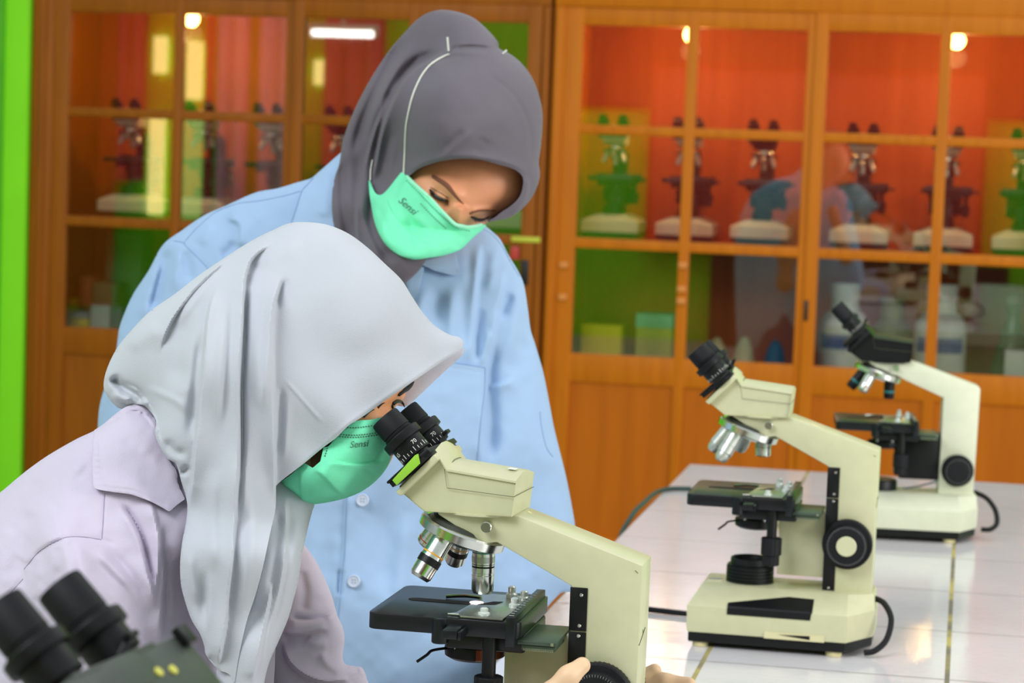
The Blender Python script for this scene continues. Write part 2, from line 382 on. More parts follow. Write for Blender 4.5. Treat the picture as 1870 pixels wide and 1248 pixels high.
# ---------------------------------------------------------------- microscope
def scope(name, label, loc, rotz, v, group=None, catg='microscope'):
    """local frame: x along the arm towards the column, y away from the side seen, z up; metres"""
    T = thing(name, label, catg, loc, rotz, group)
    body = v.get('body', CREAM); head = v.get('head', body); dz = v.get('dz', 0.0); lite = v.get('lite', False)
    # base
    bm = bmesh.new()
    def plan(x0, x1, xb, w, z, ww=0.03): return [(x0, -w, z), (x1, -w, z), (xb, -ww, z), (xb, ww, z), (x1, w, z), (x0, w, z)]
    loft(bm, [plan(-.0755, .1195, .150, .085, .0195), plan(-.0765, .1205, .152, .086, .024), plan(-.0765, .1205, .152, .086, .0525), plan(-.0755, .1195, .151, .084, .0545), plan(-.064, .118, .149, .043, .0722, .028), plan(-.062, .117, .148, .040, .0728, .027)])
    obj('base', bm, body, T, smooth=25)
    bm = bmesh.new()
    loft(bm, [plan(-.0730, .117, .147, .082, .0068), plan(-.0742, .1185, .149, .0835, .009), plan(-.0742, .1185, .149, .0835, .0195)])
    obj('base_plate', bm, BLACK, T, 'black plastic base plate', smooth=25)
    if not lite:
        for x, y in ((-.060, -.070), (.105, -.070), (-.060, .070), (.105, .070)):
            bm = bmesh.new(); cyl(bm, (x, y, 0), (0, 0, 1), .010, .009, 20); obj('rubber_foot', bm, FOOT, T)
    if v.get('panel'):
        bm = bmesh.new(); e = -.0868
        def sl(z): return -.0843-.0008+(z-.0545)/.0177*.041
        prism(bm, [(-.027, .0445), (.0755, .0445), (.0765, .0530), (-.0268, .0530)], e, -.0858)
        loft(bm, [[(x_, e, .0528), (x_, -.0853, .0550), (x_, sl(z_)-.0006, z_)] for x_, z_ in ((-.0268, .0580), (.046, .0668), (.0775, .0662))], False, None, False)
        obj('side_panel', bm, BLACK, T, 'wedge shaped black panel on the base', smooth=0)
        bm = bmesh.new(); box(bm, (.020, -.0869, .0185), (.094, -.0862, .0270)); k = obj('sticker', bm, mat('yellowed_sticker', (212, 204, 160), 0.6, noise=0.04), T, 'yellowed sticker')
        bm = bmesh.new(); prism(bm, [(.038, .0243), (.076, .0205), (.076, .0252)], -.0874, -.0869); obj('arrow_mark', bm, BLACK, k, 'black wedge mark')
        bm = bmesh.new(); lathe(bm, [(.0008, 0), (.007, 0), (.007, .0006), (.0008, .0006)], Matrix.Translation((-.052, 0.0, .0726)) @ Matrix.Diagonal((1.2, 1, 1, 1)), 24); obj('base_badge', bm, mat('silver_badge', (170, 172, 178), 0.4, 0.5), T, 'small oval silver badge')
    # arm and column
    w = v.get('armw', .0265)
    pts = [(.0852, .069), (.1455, .069), (.1468, .2508), (.0362, .2868), (.0335, .2866), (-.036, .2864), (-.036, .2835), (-.022, .2755), (-.004, .2650), (.008, .2605), (.018, .2622), (.0852, .2285)]
    if v.get('thin'): pts = [(.0870, .069), (.1440, .069), (.1468, .2478), (.1445, .2515), (.045, .2850), (.0362, .2868), (-.036, .2864), (-.036, .2835), (-.022, .2755), (-.004, .2660), (.012, .2640), (.025, .2570), (.088, .2310)]
    bm = bmesh.new(); prism(bm, pts, -w, w, .0016)
    obj('arm', bm, body, T, smooth=35)
    if v.get('strip', True) and not v.get('thin'):
        bm = bmesh.new(); ws = w+.0012
        box(bm, (.0845, -ws, .0724), (.0998, ws, .1888), .0004); box(bm, (.0845, -ws, .1897), (.0998, ws, .2278), .0004)
        s = obj('cover_strip', bm, BLACK, T, 'black cover strip along the column')
        if not lite:
            for x, z in ((.0945, .2215), (.0938, .1945), (.0935, .1855), (.0925, .0765)):
                bm = bmesh.new(); cyl(bm, (x, -ws+.0004, z), (0, -1, 0), .0016, .0014, 14); cyl(bm, (x, -ws-.0004, z), (0, -1, 0), .0007, .0012, 8); obj('screw', bm, CHROME, s, 'chrome screw')
    if v.get('panel') or v.get('seams'):
        bm = bmesh.new()
        for a, b in (((.1430, -w-.0002, .2440), (.1405, -w-.0002, .2462)), ((.1464, -w*.2, .243), (.1464, -w*.2, .237)), ((.1466, -w*.2, .191), (.1466, -w*.2, .186)), ((.1466, -w, .181), (.1467, w*.3, .1905))):
            tube(bm, [a, b], .0003, 6)
        obj('seam_line', bm, SEAM, T)
    # gearbox
    gb = v.get('gear', body)
    bm = bmesh.new()
    if v.get('thin'):
        box(bm, (.022, -.020, .094+dz), (.0875, .020, .170+dz), .002); box(bm, (.014, -.012, .100+dz), (.023, .012, .168+dz), .002)
    else: box(bm, (.0270, -.020, .0875+dz), (.0860, .020, .1725+dz), .0015)
    obj('gearbox', bm, gb, T)
    # stage
    zt = .1892+dz
    bm = bmesh.new(); b = bmesh.new(); ol = []
    for cx_, cy_, a0 in ((.040, .0610, 0), (-.0765, .0610, 90), (-.0765, -.0610, 180), (.040, -.0610, 270)):
        for k in range(5):
            a = radians(a0+k*22.5); ol.append((cx_+.009*cos(a), cy_+.009*sin(a)))
    prism(bm, ol, zt-.0142, zt, .0008, axis='z'); b.free()
    cyl(bm, (-.0210, -.0660, zt-.0225), (0, 0, 1), .0075, .0222, 20)
    box(bm, (-.020, -.050, zt-.030), (.050, .050, zt-.0142), .002)
    st = obj('stage', bm, STAGE, T, 'black mechanical stage')
    if not lite:
        bm = bmesh.new(); ol = []
        for k in range(9): a = radians(90+k*22.5); ol.append((-.058+.0045*cos(a)*2, 0.004+.0065*sin(a)))
        ol += [(.004, -.0025+.0), (.004, .0105)]
        prism(bm, ol, zt, zt+.0004, axis='z'); obj('slot', bm, mat('slot_black', (6, 6, 7), 0.9, noise=0), st, 'dark light slot')
        bm = bmesh.new(); prism(bm, [(-.017, -.058), (-.007, -.058), (-.004, -.066), (.0335, -.066), (.0375, .046), (-.004, .046), (-.008, .038), (-.005, .012), (-.011, -.050)], zt+.0005, zt+.0022, .0003, axis='z')
        sh = obj('slide_holder', bm, STEEL, st, 'polished metal slide holder')
        bm = bmesh.new(); prism(bm, [(-.001, -.010), (.010, .008), (.018, .010), (.014, -.004)], zt+.0023, zt+.0026, axis='z'); obj('aperture', bm, mat('slot_black', (6, 6, 7), 0.9), sh, 'dark aperture')
        if v.get('lit'):
            bm = bmesh.new(); cyl(bm, (-.0035, -.002, zt+.0021), (0, 0, 1), .0062, .0006, 24); obj('specimen_glow_disc', bm, mat('emissive_lamp_glow', (255, 225, 225), 0.4, noise=0, emit=((255, 214, 216), 5)), sh, 'lamp glow painted as an emissive disc')  # own emission stands in for lamp light coming up through the stage
        bm = bmesh.new(); tube(bm, cat3([(-.036, .018, zt+.002), (-.020, .022, zt+.003), (-.004, .020, zt+.003)], 5), .0012, 8, 2.0); obj('slide_clip', bm, STEEL, sh, 'curved metal slide clip')
        for x, y, h in ((.021, .034, .010), (.034, .026, .008), (.0325, -.010, .008), (.014, -.052, .0055)):
            bm = bmesh.new(); lathe(bm, [(.0052, 0), (.0052, h*.35), (.0035, h*.5), (.0035, h), (.002, h+.001)], Matrix.Translation((x, y, zt+.002)), 18); obj('clip_screw', bm, GLASSY, sh, 'small bright knurled screw')
    bm = bmesh.new(); box(bm, (.0385, -.078, zt-.019), (.0465, .062, zt+.0065), .0006)
    box(bm, (-.012, -.098, zt-.012), (.0005, -.060, zt-.0045), .0006); box(bm, (.0005, -.096, zt-.013), (.0035, -.062, zt-.006), .0004)
    rl = obj('stage_ruler', bm, STAGE, st, 'black stage ruler')
    if not lite:
        bm = bmesh.new()
        for k in range(12): box(bm, (.0396, -.070+k*.010, zt+.0066), (.0425+(.0015 if k % 5 == 0 else 0), -.0695+k*.010, zt+.0068))
        obj('scale_mark', bm, WHITEP, rl, 'white scale marks')
    bm = bmesh.new(); box(bm, (.0465, -.066, zt-.0185), (.081, .010, zt-.0150), .0006); box(bm, (.0500, -.064, zt-.0235), (.0795, .008, zt-.0188), .0006)
    fr = obj('drive_plate', bm, mat('grey_green_drive_plate', (62, 78, 64), 0.38, noise=0.06), st, 'dark green grey drive plate')
    if not lite:
        bm = bmesh.new()
        for k in range(26): box(bm, (.052+k*.00102, -.0652, zt-.0238), (.0525+k*.00102, -.0640, zt-.0215))
        box(bm, (.076, -.0668, zt-.0180), (.0785, -.0656, zt-.0155)); obj('rack_teeth', bm, mat('rack_metal', (150, 158, 130), 0.4, 0.5), fr, 'fine metal rack teeth')
    # condenser
    bm = bmesh.new(); lathe(bm, [(.019, zt-.014), (.019, zt-.0335), (.0262, zt-.0345), (.0268, zt-.039), (.0262, zt-.0440), (.021, zt-.047), (.010, zt-.0475)], None, 36)
    cn = obj('condenser', bm, v.get('cond', BLACK), T, 'round black condenser', origin=None); cn.location = (-.0035, -.004, 0)
    if not lite:
        bm = bmesh.new(); tube(bm, cat3([(-.020, -.012, zt-.037), (-.032, -.026, zt-.0375), (-.036, -.030, zt-.041), (-.0435, -.036, zt-.0465)], 5), .0013); obj('iris_lever', bm, BLACK, cn, 'thin bent black lever')
        bm = bmesh.new(); cyl(bm, (-.012, -.021, zt-.036), (0, 0, 1), .0022, .004, 12); cyl(bm, (.012, -.021, zt-.036), (0, 0, 1), .0022, .004, 12); obj('condenser_screw', bm, CHROME, cn)
        if v.get('amber'):
            bm = bmesh.new(); rg = []
            for z, r in ((zt-.0347, .0264), (zt-.0347, .0272), (zt-.0438, .0272), (zt-.0460, .0225)):
                rg.append([(r*cos(a), r*sin(a), z) for a in [radians(-75+k*7) for k in range(20)]])
            loft(bm, rg, False, None, False); obj('condenser_reflection', bm, COPPER, cn, 'coppery reflection painted on the condenser')  # reflection put in as a coloured band on one side
    # stage drive shaft
    bm = bmesh.new(); cyl(bm, (.0215, -.060, zt-.051), (0, 0, 1), .0062, .037, 20)
    sf = obj('control_shaft', bm, BLACK, T, 'black stage drive shaft')
    bm = bmesh.new(); cyl(bm, (.0218, -.060, zt-.071), (0, 0, 1), .0128, .0215, 36, None, .05); obj('control_knob', bm, RUB, sf, 'ribbed black knob')
    bm = bmesh.new(); cyl(bm, (.0218, -.060, zt-.084), (0, 0, 1), .0105, .0135, 36, None, .05); obj('control_knob', bm, RUB, sf, 'ribbed black knob')
    # illuminator
    bm = bmesh.new(); pr = [(.029, .0700), (.030, .0715)]
    if v.get('thin'): pr = [(.030, .0700), (.030, .086), (.028, .090), (.020, .0905)]
    else:
        for k in range(5): z = .0735+k*.0042; pr += [(.0300, z), (.0300, z+.0026), (.0284, z+.0028), (.0284, z+.0040)]
        pr += [(.0290, .0948), (.0255, .0955), (.0250, .1030), (.0235, .1038), (.0225, .1030), (.0215, .0980), (.005, .0978)]
    lathe(bm, pr, Matrix.Translation((-.0085, 0, 0)), 40); obj('illuminator', bm, BLACK, T, 'ribbed black lamp housing')
    # focus knobs
    kc = v.get('kc', (.1135, .1340)); ks = v.get('ks', 1.0)
    for sgn in (-1, 1):
        M = axisM((kc[0], sgn*(w+.001), kc[1]), (0, sgn, 0)) @ Matrix.Scale(ks, 4)
        bm = bmesh.new(); lathe(bm, [(.0150, 0), (.0310, .0015), (.0314, .003), (.0314, .0115), (.0300, .0130), (.0255, .0134), (.0250, .0145), (.0250, .0250), (.0240, .0262), (.0210, .0268), (.010, .0268)], M, 96, .018)
        kn = obj('focus_knob', bm, RUB, T, 'large knurled black focus knob')
        if v.get('kcap', True):
            bm = bmesh.new(); lathe(bm, [(.0004, .0282), (.0118, .0282), (.0126, .0275), (.0126, .0260)], M, 32); obj('knob_cap', bm, body, kn, 'cream knob centre')
        if not lite:
            bm = bmesh.new()
            for k in range(60):
                a = 2*pi*k/60; bxm = M @ Matrix.Rotation(a, 4, 'Z'); box(bm, (.0222-(.0012 if k % 5 == 0 else 0), -.00018, .0262), (.0243, .00018, .0266), M=bxm)
            obj('dial_mark', bm, mat('grey_marking_paint', (140, 142, 138), 0.6, noise=0), kn, 'fine grey dial graduations')
    # nosepiece
    N = Vector((-.3145, 0, -.9492)); R = Vector((.9492, 0, -.3145)); C0 = Vector((-.0185, 0, .2665))
    Mn = Matrix(((R[0], 0, -N[0], C0[0]), (0, 1, 0, 0), (R[2], 0, -N[2], C0[2]), (0, 0, 0, 1)))
    bm = bmesh.new(); lathe(bm, [(.012, -.0110), (.026, -.0100), (.034, -.0070), (.0385, -.0058), (.0395, -.0050), (.0395, .0022), (.0380, .0040), (.0352, .0042), (.0335, .0015), (.020, .0015)], Mn, 56)
    ns = obj('nosepiece', bm, CHROME, T, 'tilted chrome nosepiece')
    bm = bmesh.new(); lathe(bm, [(.0338, .0016), (.0300, .0062), (.022, .0090), (.006, .0095)], Mn, 40); obj('turret_cap', bm, mat('dark_olive_cap', (70, 74, 66), 0.35, 0.4), ns, 'dark turret cap')
    for az, ln, r, kind in v.get('objs', ()):
        a = radians(az); rad = R*cos(a)+Vector((0, -1, 0))*sin(a); p = C0+rad*.0225+N*.0065; d = (N*cos(radians(18.5))+rad*sin(radians(18.5))).normalized(); M = axisM(p, d)
        if kind == 'gold': pr = [(r*.98, 0), (r, .0005), (r, ln*.48)]; pr2 = [(r*1.04, ln*.52), (r*1.04, ln*.66), (r, ln*.67), (r*.99, ln*.93), (r*.8, ln), (r*.55, ln), (r*.5, ln*.96)]
        elif kind == 'white': pr = [(r, 0), (r, ln*.45), (r*.96, ln*.46), (r*.96, ln*.48), (r, ln*.49), (r, ln*.72), (r*.9, ln*.75)]; pr2 = [(r*.9, ln*.75), (r*.86, ln*.9), (r*.6, ln), (r*.3, ln)]
        else: pr = [(r, 0), (r, ln*.55), (r*.96, ln*.56), (r*.96, ln*.60)]; pr2 = [(r, ln*.61), (r*.98, ln*.93), (r*.84, ln), (r*.5, ln)]
        bm = bmesh.new(); lathe(bm, pr+pr2, M, 32)
        om = {'black': BLACK, 'white': mat('satin_silver', (205, 208, 200), 0.35, 0.75)}.get(kind, CHROME)
        ob = obj('objective_lens', bm, om, ns, {'black': 'black objective lens'}.get(kind, 'silver objective lens'))
        if lite: continue
        def ring(t0, t1, m_, rr=1.015): 
            q = bmesh.new(); lathe(q, [(r*.9, ln*t0), (r*rr, ln*t0+.0001), (r*rr, ln*t1), (r*.9, ln*t1)], M, 32); obj('colour_ring', q, m_, ob)
        if kind == 'gold': ring(.42, .455, GOLD); ring(.52, .68, BLACK, 1.055)
        elif kind == 'main': ring(.04, .07, TEAL); ring(.10, .13, TEAL); ring(.20, .33, STEEL, 1.03); ring(.36, .375, BLACK, 1.003); ring(.40, .44, BLACK, 1.003)
        elif kind == 'red': ring(.74, .79, REDP)
        elif kind == 'black': ring(.55, .66, v.get('ringm', REDP), 1.03); ring(.85, 1.0, WHITEP, .75)
        bm = bmesh.new(); lathe(bm, [(r*.5, ln*.985), (r*.45, ln*.97), (r*.1, ln*.97)], M, 20); obj('front_lens', bm, mat('lens_glass_dark', (30, 30, 40), 0.08, 0.0, noise=0), ob, 'dark front lens')
    bm = bmesh.new(); cyl(bm, (.0095, -w+.0005, .2762), (0, -1, 0), .0048, .0095, 24); obj('lock_screw', bm, CHROME, T, 'round chrome lock screw')
    # head
    hr = v.get('hrot', 0.0); Hd = Matrix.Translation((-.002, 0, 0)) @ Matrix.Rotation(radians(hr), 4, 'Z') @ Matrix.Translation((.002, 0, 0))
    bm = bmesh.new(); hw = .033
    A = (-.0668, .3010); B_ = (-.0455, .2858); Cc = (.0333, .2868); D = (.0360, .3183); E = (-.0266, .3245); Fp = (-.0338, .3342); G = (-.0392, .3385); J = (-.0690, .3065)
    base = [A, B_, Cc, D, E, Fp, G, J]
    # cross sections across y: full side profile, then the raised crown
    def prof(y, dzc): 
        up = {3: dzc, 4: dzc, 5: dzc*1.1, 6: dzc*1.1}
        return [(p[0]+(-.004*dzc/.006 if i in (5, 6) and False else 0), y, p[1]+up.get(i, 0)) for i, p in enumerate(base)]
    hb = bmesh.new(); loft(hb, [prof(-hw+.002, -.001), prof(-hw, -.0018), prof(-hw*.995, 0), prof(-hw*.25, .0052), prof(hw*.25, .0052), prof(hw*.995, 0), prof(hw, -.0018), prof(hw-.002, -.001)]); merge(bm, hb, Hd)
    # wide collar behind the eyepiece plate
    hb = bmesh.new(); prism(hb, [(-.0705, .3020), (-.0655, .2985), (-.0325, .3330), (-.0365, .3378)], -.040, .040, .0012); merge(bm, hb, Hd)
    hb = bmesh.new(); lathe(hb, [(.034, .2842), (.0355, .2850), (.0355, .2868)], Matrix.Translation((-.003, 0, 0)), 48); merge(bm, hb)
    hd = obj('head', bm, head, T, None if head is body else 'dark binocular head', smooth=25)
    if not lite:
        bm = bmesh.new(); y = -hw-.0004
        lines = [[(-.0285, y+.0004, .3236), (-.0255, y, .3080), (.0350, y, .3045)], [(.0350, y, .3045), (.0362, hw, .3050)], [(-.0285, y+.0006, .3236), (-.0262, -hw*.25, .3302), (-.0262, hw*.25, .3302), (-.0280, hw, .3242)]]
        for L_ in lines: tube(bm, [Hd @ Vector(q) for q in L_], .00028, 6)
        obj('seam_line', bm, SEAM, hd)
    # plate, axis at 45 degrees
    ax_ = Vector((-.707, 0, .707)); al = Vector((.707, 0, .707)); pc = Vector((-.0545, 0, .3220))
    def PM(off, s=0.0, y=0.0): 
        o_ = pc+ax_*off+al*s+Vector((0, y, 0))
        return Hd @ Matrix(((al[0], 0, ax_[0], o_[0]), (0, 1, 0, o_[1]), (al[2], 0, ax_[2], o_[2]), (0, 0, 0, 1)))
    bm = bmesh.new(); box(bm, (-.0235, -.043, .0012), (.0235, .043, .0062), .0006, PM(0)); box(bm, (-.0245, -.044, .0062), (.010, .044, .0085), .0005, PM(0))
    pl = obj('eyepiece_plate', bm, v.get('plate', BLACK), hd, 'black sliding eyepiece plate')
    if v.get('lime'):
        bm = bmesh.new(); prism(bm, [(-.0185, .0000), (.0105, .0000), (.0150, .0075), (.0120, .0085), (-.0185, .0060)], -.0458, -.0446, .0002, PM(0)); obj('plate_reflection', bm, LIME, pl, 'green reflection painted on the plate edge')  # thin green piece stands in for a reflection on the plate
    if not lite:
        bm = bmesh.new(); tube(bm, [PM(.0065, .020, .012) @ Vector((0, 0, 0)), PM(.012, .028, .020) @ Vector((0, 0, 0))], .0022, 8); box(bm, (.0255, .014, .010), (.031, .024, .0135), .0006, PM(0)); obj('slide_lever', bm, BLACK, pl, 'small black lever')
        bm = bmesh.new(); box(bm, (.0235, -.008, -.0035), (.0242, .0, .0030), 0, PM(0)); obj('pointer_mark', bm, STAGE, pl)
    for sgn in (-1, 1):
        ys = v.get('ipd', .030)*sgn; er = v.get('er', 1.0); el = v.get('cup', .0150)
        M = PM(-.0010, .0087, ys)
        bm = bmesh.new()
        lathe(bm, [(.0150*er, 0), (.0150*er, .004), (.0118*er, .0042), (.0118*er, .0100), (.0148*er, .0105), (.0150*er, .0115), (.0150*er, .0250), (.0170*er, .0255)], M, 40)
        ey = obj('eyepiece', bm, BLACK, hd, 'black eyepiece barrel')
        bm = bmesh.new(); lathe(bm, [(.0150*er, .0245), (.0184*er, .0252), (.0186*er, .0262), (.0186*er, .0322), (.0178*er, .0332), (.0145*er, .0334)], M, 64, .012); obj('dioptre_ring', bm, BLACK, ey, 'ribbed black dioptre ring')
        bm = bmesh.new(); lathe(bm, [(.0136*er, .0330), (.0142*er, .0345), (.0142*er, .0355), (.0134*er, .0360), (.0134*er, .0370), (.0140*er, .0375), (.0136*er, .0375+el), (.0130*er, .0390+el), (.0110*er, .0390+el), (.0100*er, .0340+el), (.001, .0335+el)], M, 40); obj('eyecup', bm, RUB, ey, 'soft black rubber eyecup')
        if not lite and not v.get('noscale'):
            bm = bmesh.new()
            for k in range(14):
                a = radians(-200+k*15); mm = M @ Matrix.Rotation(a, 4, 'Z'); box(bm, (.0149*er, -.00022, .0122), (.01525*er, .00022, .0150 if k % 3 else .0165), M=mm)
            if v.get('numbers'):
                V_, F_ = text_mesh('65' if sgn < 0 else '60', .0052)
                vs = []
                for q in V_:
                    a = radians(-128)+q.x/.0152; vs.append(bm.verts.new(M @ Vector((.01535*cos(a), .01535*sin(a), .0195+q.y))))
                for f_ in F_: bm.faces.new([vs[i] for i in f_])
                V_, F_ = text_mesh('70', .0052); vs = []
                for q in V_:
                    a = radians(-50)+q.x/.0152; vs.append(bm.verts.new(M @ Vector((.01535*cos(a), .01535*sin(a), .0195+q.y))))
                for f_ in F_: bm.faces.new([vs[i] for i in f_])
            me_ = obj('scale_mark', bm, WHITEP, ey, 'white graduations', smooth=0)
            bm = bmesh.new(); lathe(bm, [(.0095*er, .0352+el), (.006*er, .0362+el), (.0005, .0364+el)], M, 24); obj('eye_lens', bm, mat('lens_glass_dark', (30, 30, 40), 0.08), ey, 'dark eye lens')
    if v.get('dots'):
        bm = bmesh.new()
        for s_ in (.0262, .0345): pass
        box(bm, (-.030, -.050, -.034), (.0238, .076, .0050), .003, PM(0)); obj('head_housing', bm, head, hd); bm = bmesh.new()
        box(bm, (.0235, .064, -.004), (.0285, .075, .0075), .001, PM(0)); obj('end_stop', bm, BLACK, hd, 'small black end stop'); bm = bmesh.new()
        for o_, y_ in ((-.0105, .0255), (-.0125, .0390)):
            bm2 = bmesh.new(); M2 = PM(o_, .0236, y_); cyl(bm2, M2 @ Vector((0, 0, 0)), (.707, 0, .707), .0028, .0016, 16); obj('yellow_screw', bm2, YEL, hd, 'yellow screw head')
        bm.free()
    if v.get('top_sticker'):
        bm = bmesh.new(); box(bm, (.006, -.012, .3262), (.013, -.004, .3268), 0, Hd @ Matrix.Rotation(radians(3), 4, 'Y')); obj('sticker', bm, mat('white_paper_sticker', (230, 230, 225), 0.6), hd, 'tiny white sticker')
    return T
def copy_tree(o, parent=None):
    c = o.copy(); sc.collection.objects.link(c)
    if parent is not None: c.parent = parent
    for ch in list(o.children): copy_tree(ch, c)
    return c
# ---------------------------------------------------------------- room
RZ = -YAW
GREEN = mat('lime_green_wall_paint', (138, 236, 20), 0.75, noise=0.04, scale=3)
TILE_FL = mat('pale_floor_tile', (176, 170, 158), 0.35, noise=0.06, scale=4)
WO = (at(935, 624, 7.0)[0], 7.0)              # origin of the cabinet front plane
def wall(name, lo, hi, m, o=(0, 0)):
    bm = bmesh.new(); box(bm, lo, hi); ob = obj(name, bm, m, smooth=0); ob.location = (o[0], o[1], 0); ob.rotation_euler = (0, 0, RZ); return struct(ob)
wall('floor', (-6.1, -12, -.05), (6, 1.2, 0), TILE_FL, WO)
wall('wall_back', (-6.1, .62, 0), (6, .74, 3.0), GREEN, WO)
wall('wall_back_left', (-6.0, -.03, 0), (-1.535, .62, 3.0), GREEN, WO)
wall('wall_left', (-6.1, -11.0, 0), (-6.0, .62, 3.0), GREEN, WO)
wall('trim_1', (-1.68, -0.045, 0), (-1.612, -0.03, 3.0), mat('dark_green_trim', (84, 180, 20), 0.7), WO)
wall('wall_front', (-6.1, -11.12, 0), (6, -11.0, 3.0), GREEN, WO)
# ---------------------------------------------------------------- cabinets
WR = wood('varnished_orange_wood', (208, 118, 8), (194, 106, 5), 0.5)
WR2 = wood('shaded_orange_wood', (160, 88, 7), (144, 78, 5), 0.5)  # same wood, painted darker for the weaker light on the left cabinet
WP = wood('orange_plywood_panel', (198, 106, 4), (184, 96, 3), 0.5, 4.0)
WI = wood('cabinet_inner_plywood', (196, 98, 34), (176, 84, 26), 0.6, 3.0)
GL = glass_mat('cabinet_glass', 0.11)
DP = .50
def cabinet(name, label, u0, u1, doors, wm, wp):
    o = room(0, 0, 0, WO); T = thing(name, label, 'cabinet', o, RZ)
    bm = bmesh.new()
    box(bm, (u0, .03, 0), (u0+.03, DP, 1.88)); box(bm, (u1-.03, .03, 0), (u1, DP, 1.88)); box(bm, (u0, .03, 1.80), (u1, DP, 1.86)); box(bm, (u0, .03, .02), (u1, DP, .10)); box(bm, (u0+.03, .06, .705), (u1-.03, DP, .735))
    obj('carcass', bm, wm, T)
    bm = bmesh.new(); box(bm, (u0+.03, DP-.012, .10), (u1-.03, DP, 1.80)); obj('back_panel', bm, WI, T, 'plywood back panel')
    bm = bmesh.new(); box(bm, (u0, -.012, .06), (doors[0][0], .03, 1.795), .003); box(bm, (doors[-1][1], -.012, .06), (u1, .03, 1.795), .003)
    box(bm, (u0, -.015, 1.795), (u1, .03, 1.90), .003); box(bm, (u0, -.012, .0), (u1, .03, .15), .003)
    for x in ((u0+doors[0][0])/2, (u1+doors[-1][1])/2): box(bm, (x-.008, -.020, .08), (x+.008, -.012, 1.79), .003)
    obj('front_frame', bm, wm, T)
    bm = bmesh.new(); box(bm, (u0+.03, .07, 1.088), (u1-.03, DP-.012, 1.112)); obj('shelf', bm, WI, T)
    for n, (a, b, gl) in enumerate(doors):
        bm = bmesh.new(); v0, v1 = (-.010, .020) if n % 2 == 0 else (-.020, .010)
        cuts = [a]+[x for g in gl for x in g]+[b]
        for i in range(0, len(cuts), 2): box(bm, (cuts[i], v0, .16), (cuts[i+1], v1, 1.795), .003)
        for z0, z1 in ((1.742, 1.795), (1.424, 1.452), (1.088, 1.118), (.690, .775), (.16, .23)): box(bm, (a+.01, v0+.002, z0), (b-.01, v1-.002, z1), .003)
        d = obj('door', bm, wm, T)
        bm = bmesh.new(); box(bm, (a+.02, v0+.010, .22), (b-.02, v1-.006, .70)); obj('lower_panel', bm, wp, d, 'flat lower wood panel')
        for g in gl:
            for z0, z1 in ((1.448, 1.746), (1.114, 1.428), (.771, 1.092)):
                bm = bmesh.new(); box(bm, (g[0]-.003, v0+.011, z0), (g[1]+.003, v0+.014, z1)); obj('glass_pane', bm, GL, d, smooth=0)
    return T
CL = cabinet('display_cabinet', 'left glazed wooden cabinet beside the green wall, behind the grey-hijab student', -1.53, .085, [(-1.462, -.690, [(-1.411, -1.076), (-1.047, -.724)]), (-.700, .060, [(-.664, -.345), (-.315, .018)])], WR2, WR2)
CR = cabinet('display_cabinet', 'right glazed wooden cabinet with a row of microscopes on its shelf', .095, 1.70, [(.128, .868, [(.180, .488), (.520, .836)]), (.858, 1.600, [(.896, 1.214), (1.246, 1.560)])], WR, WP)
def chl(T, name, lo, hi, m, label=None, bev=.002):
    bm = bmesh.new(); box(bm, lo, hi, bev); return obj(name, bm, m, T, label)
chl(CR, 'recessed_handle', (.862, -.0225, .905), (.874, -.0195, .965), mat('handle_black', (16, 14, 12), 0.5), 'black recessed finger pull')
chl(CL, 'recessed_handle', (.022, -.0225, .970), (.046, -.0195, 1.045), mat('handle_black', (16, 14, 12), 0.5), 'black recessed finger pull')
LW = mat('pale_wood_clip', (222, 140, 60), 0.5, noise=0.05)
for u_, z_ in ((.150, 1.035), (.150, .940), (.503, 1.050), (.503, .980), (.503, .945)):
    chl(CR, 'wooden_clip', (u_-.013, -.020, z_-.009), (u_+.013, -.008, z_+.009), LW, 'small pale wooden clip')
chl(CL, 'label_strip', (-.010, -.0235, 1.098), (.078, -.0195, 1.114), mat('yellow_green_tape', (200, 205, 60), 0.5), 'yellow green label tape')
chl(CL, 'sticker', (-.012, -.0225, 1.045), (.016, -.0195, 1.085), mat('red_sticker', (190, 60, 50), 0.5), 'red sticker')
# bulbs
def bulb(px, py, lab):
    p = at(px, py, 7.0); 
    d = ray(px, py); yv = np.array([sin(YAW), cos(YAW), 0]); t = ((np.array([WO[0], WO[1], 0])-CO)@yv+.12)/(d@yv); p = CO+d*t
    T = thing('light_bulb', lab, 'light bulb', p, RZ, None)
    bm = bmesh.new(); lathe(bm, [(.001, -.026), (.012, -.024), (.022, -.012), (.024, 0), (.018, .014), (.012, .022)], None, 24); obj('glass_bulb', bm, mat('glowing_bulb_glass', (255, 225, 170), 0.3, noise=0, emit=((255, 180, 96), 26)), T, 'glowing warm bulb')
    bm = bmesh.new(); top = 1.80-p[2]; cyl(bm, (0, 0, .020), (0, 0, 1), .013, max(.02, top-.018), 20); obj('lamp_holder', bm, WHITEP, T, 'white lamp holder')
    l = bpy.data.lights.new('bulb_light', 'POINT'); l.energy = 4.4; l.color = (1.0, .58, .24); l.shadow_soft_size = .03
    o = bpy.data.objects.new('bulb_light', l); sc.collection.objects.link(o); o.location = Vector(p)+Vector((0, 0, -.05))
bulb(350, 33, 'glowing warm bulb under the top of the left cabinet')
bulb(1263, 62, 'glowing bulb half behind the mullion of the right cabinet\'s first door')
bulb(1748, 73, 'glowing warm bulb at the upper right of the right cabinet')
def cabpt(px, py, v):
    d = ray(px, py); yv = np.array([sin(YAW), cos(YAW), 0]); o = np.array([WO[0], WO[1], 0]); t = ((o-CO)@yv+v)/(d@yv); p = CO+d*t-o
    return float(p@np.array([cos(YAW), -sin(YAW), 0])), float(p[2])
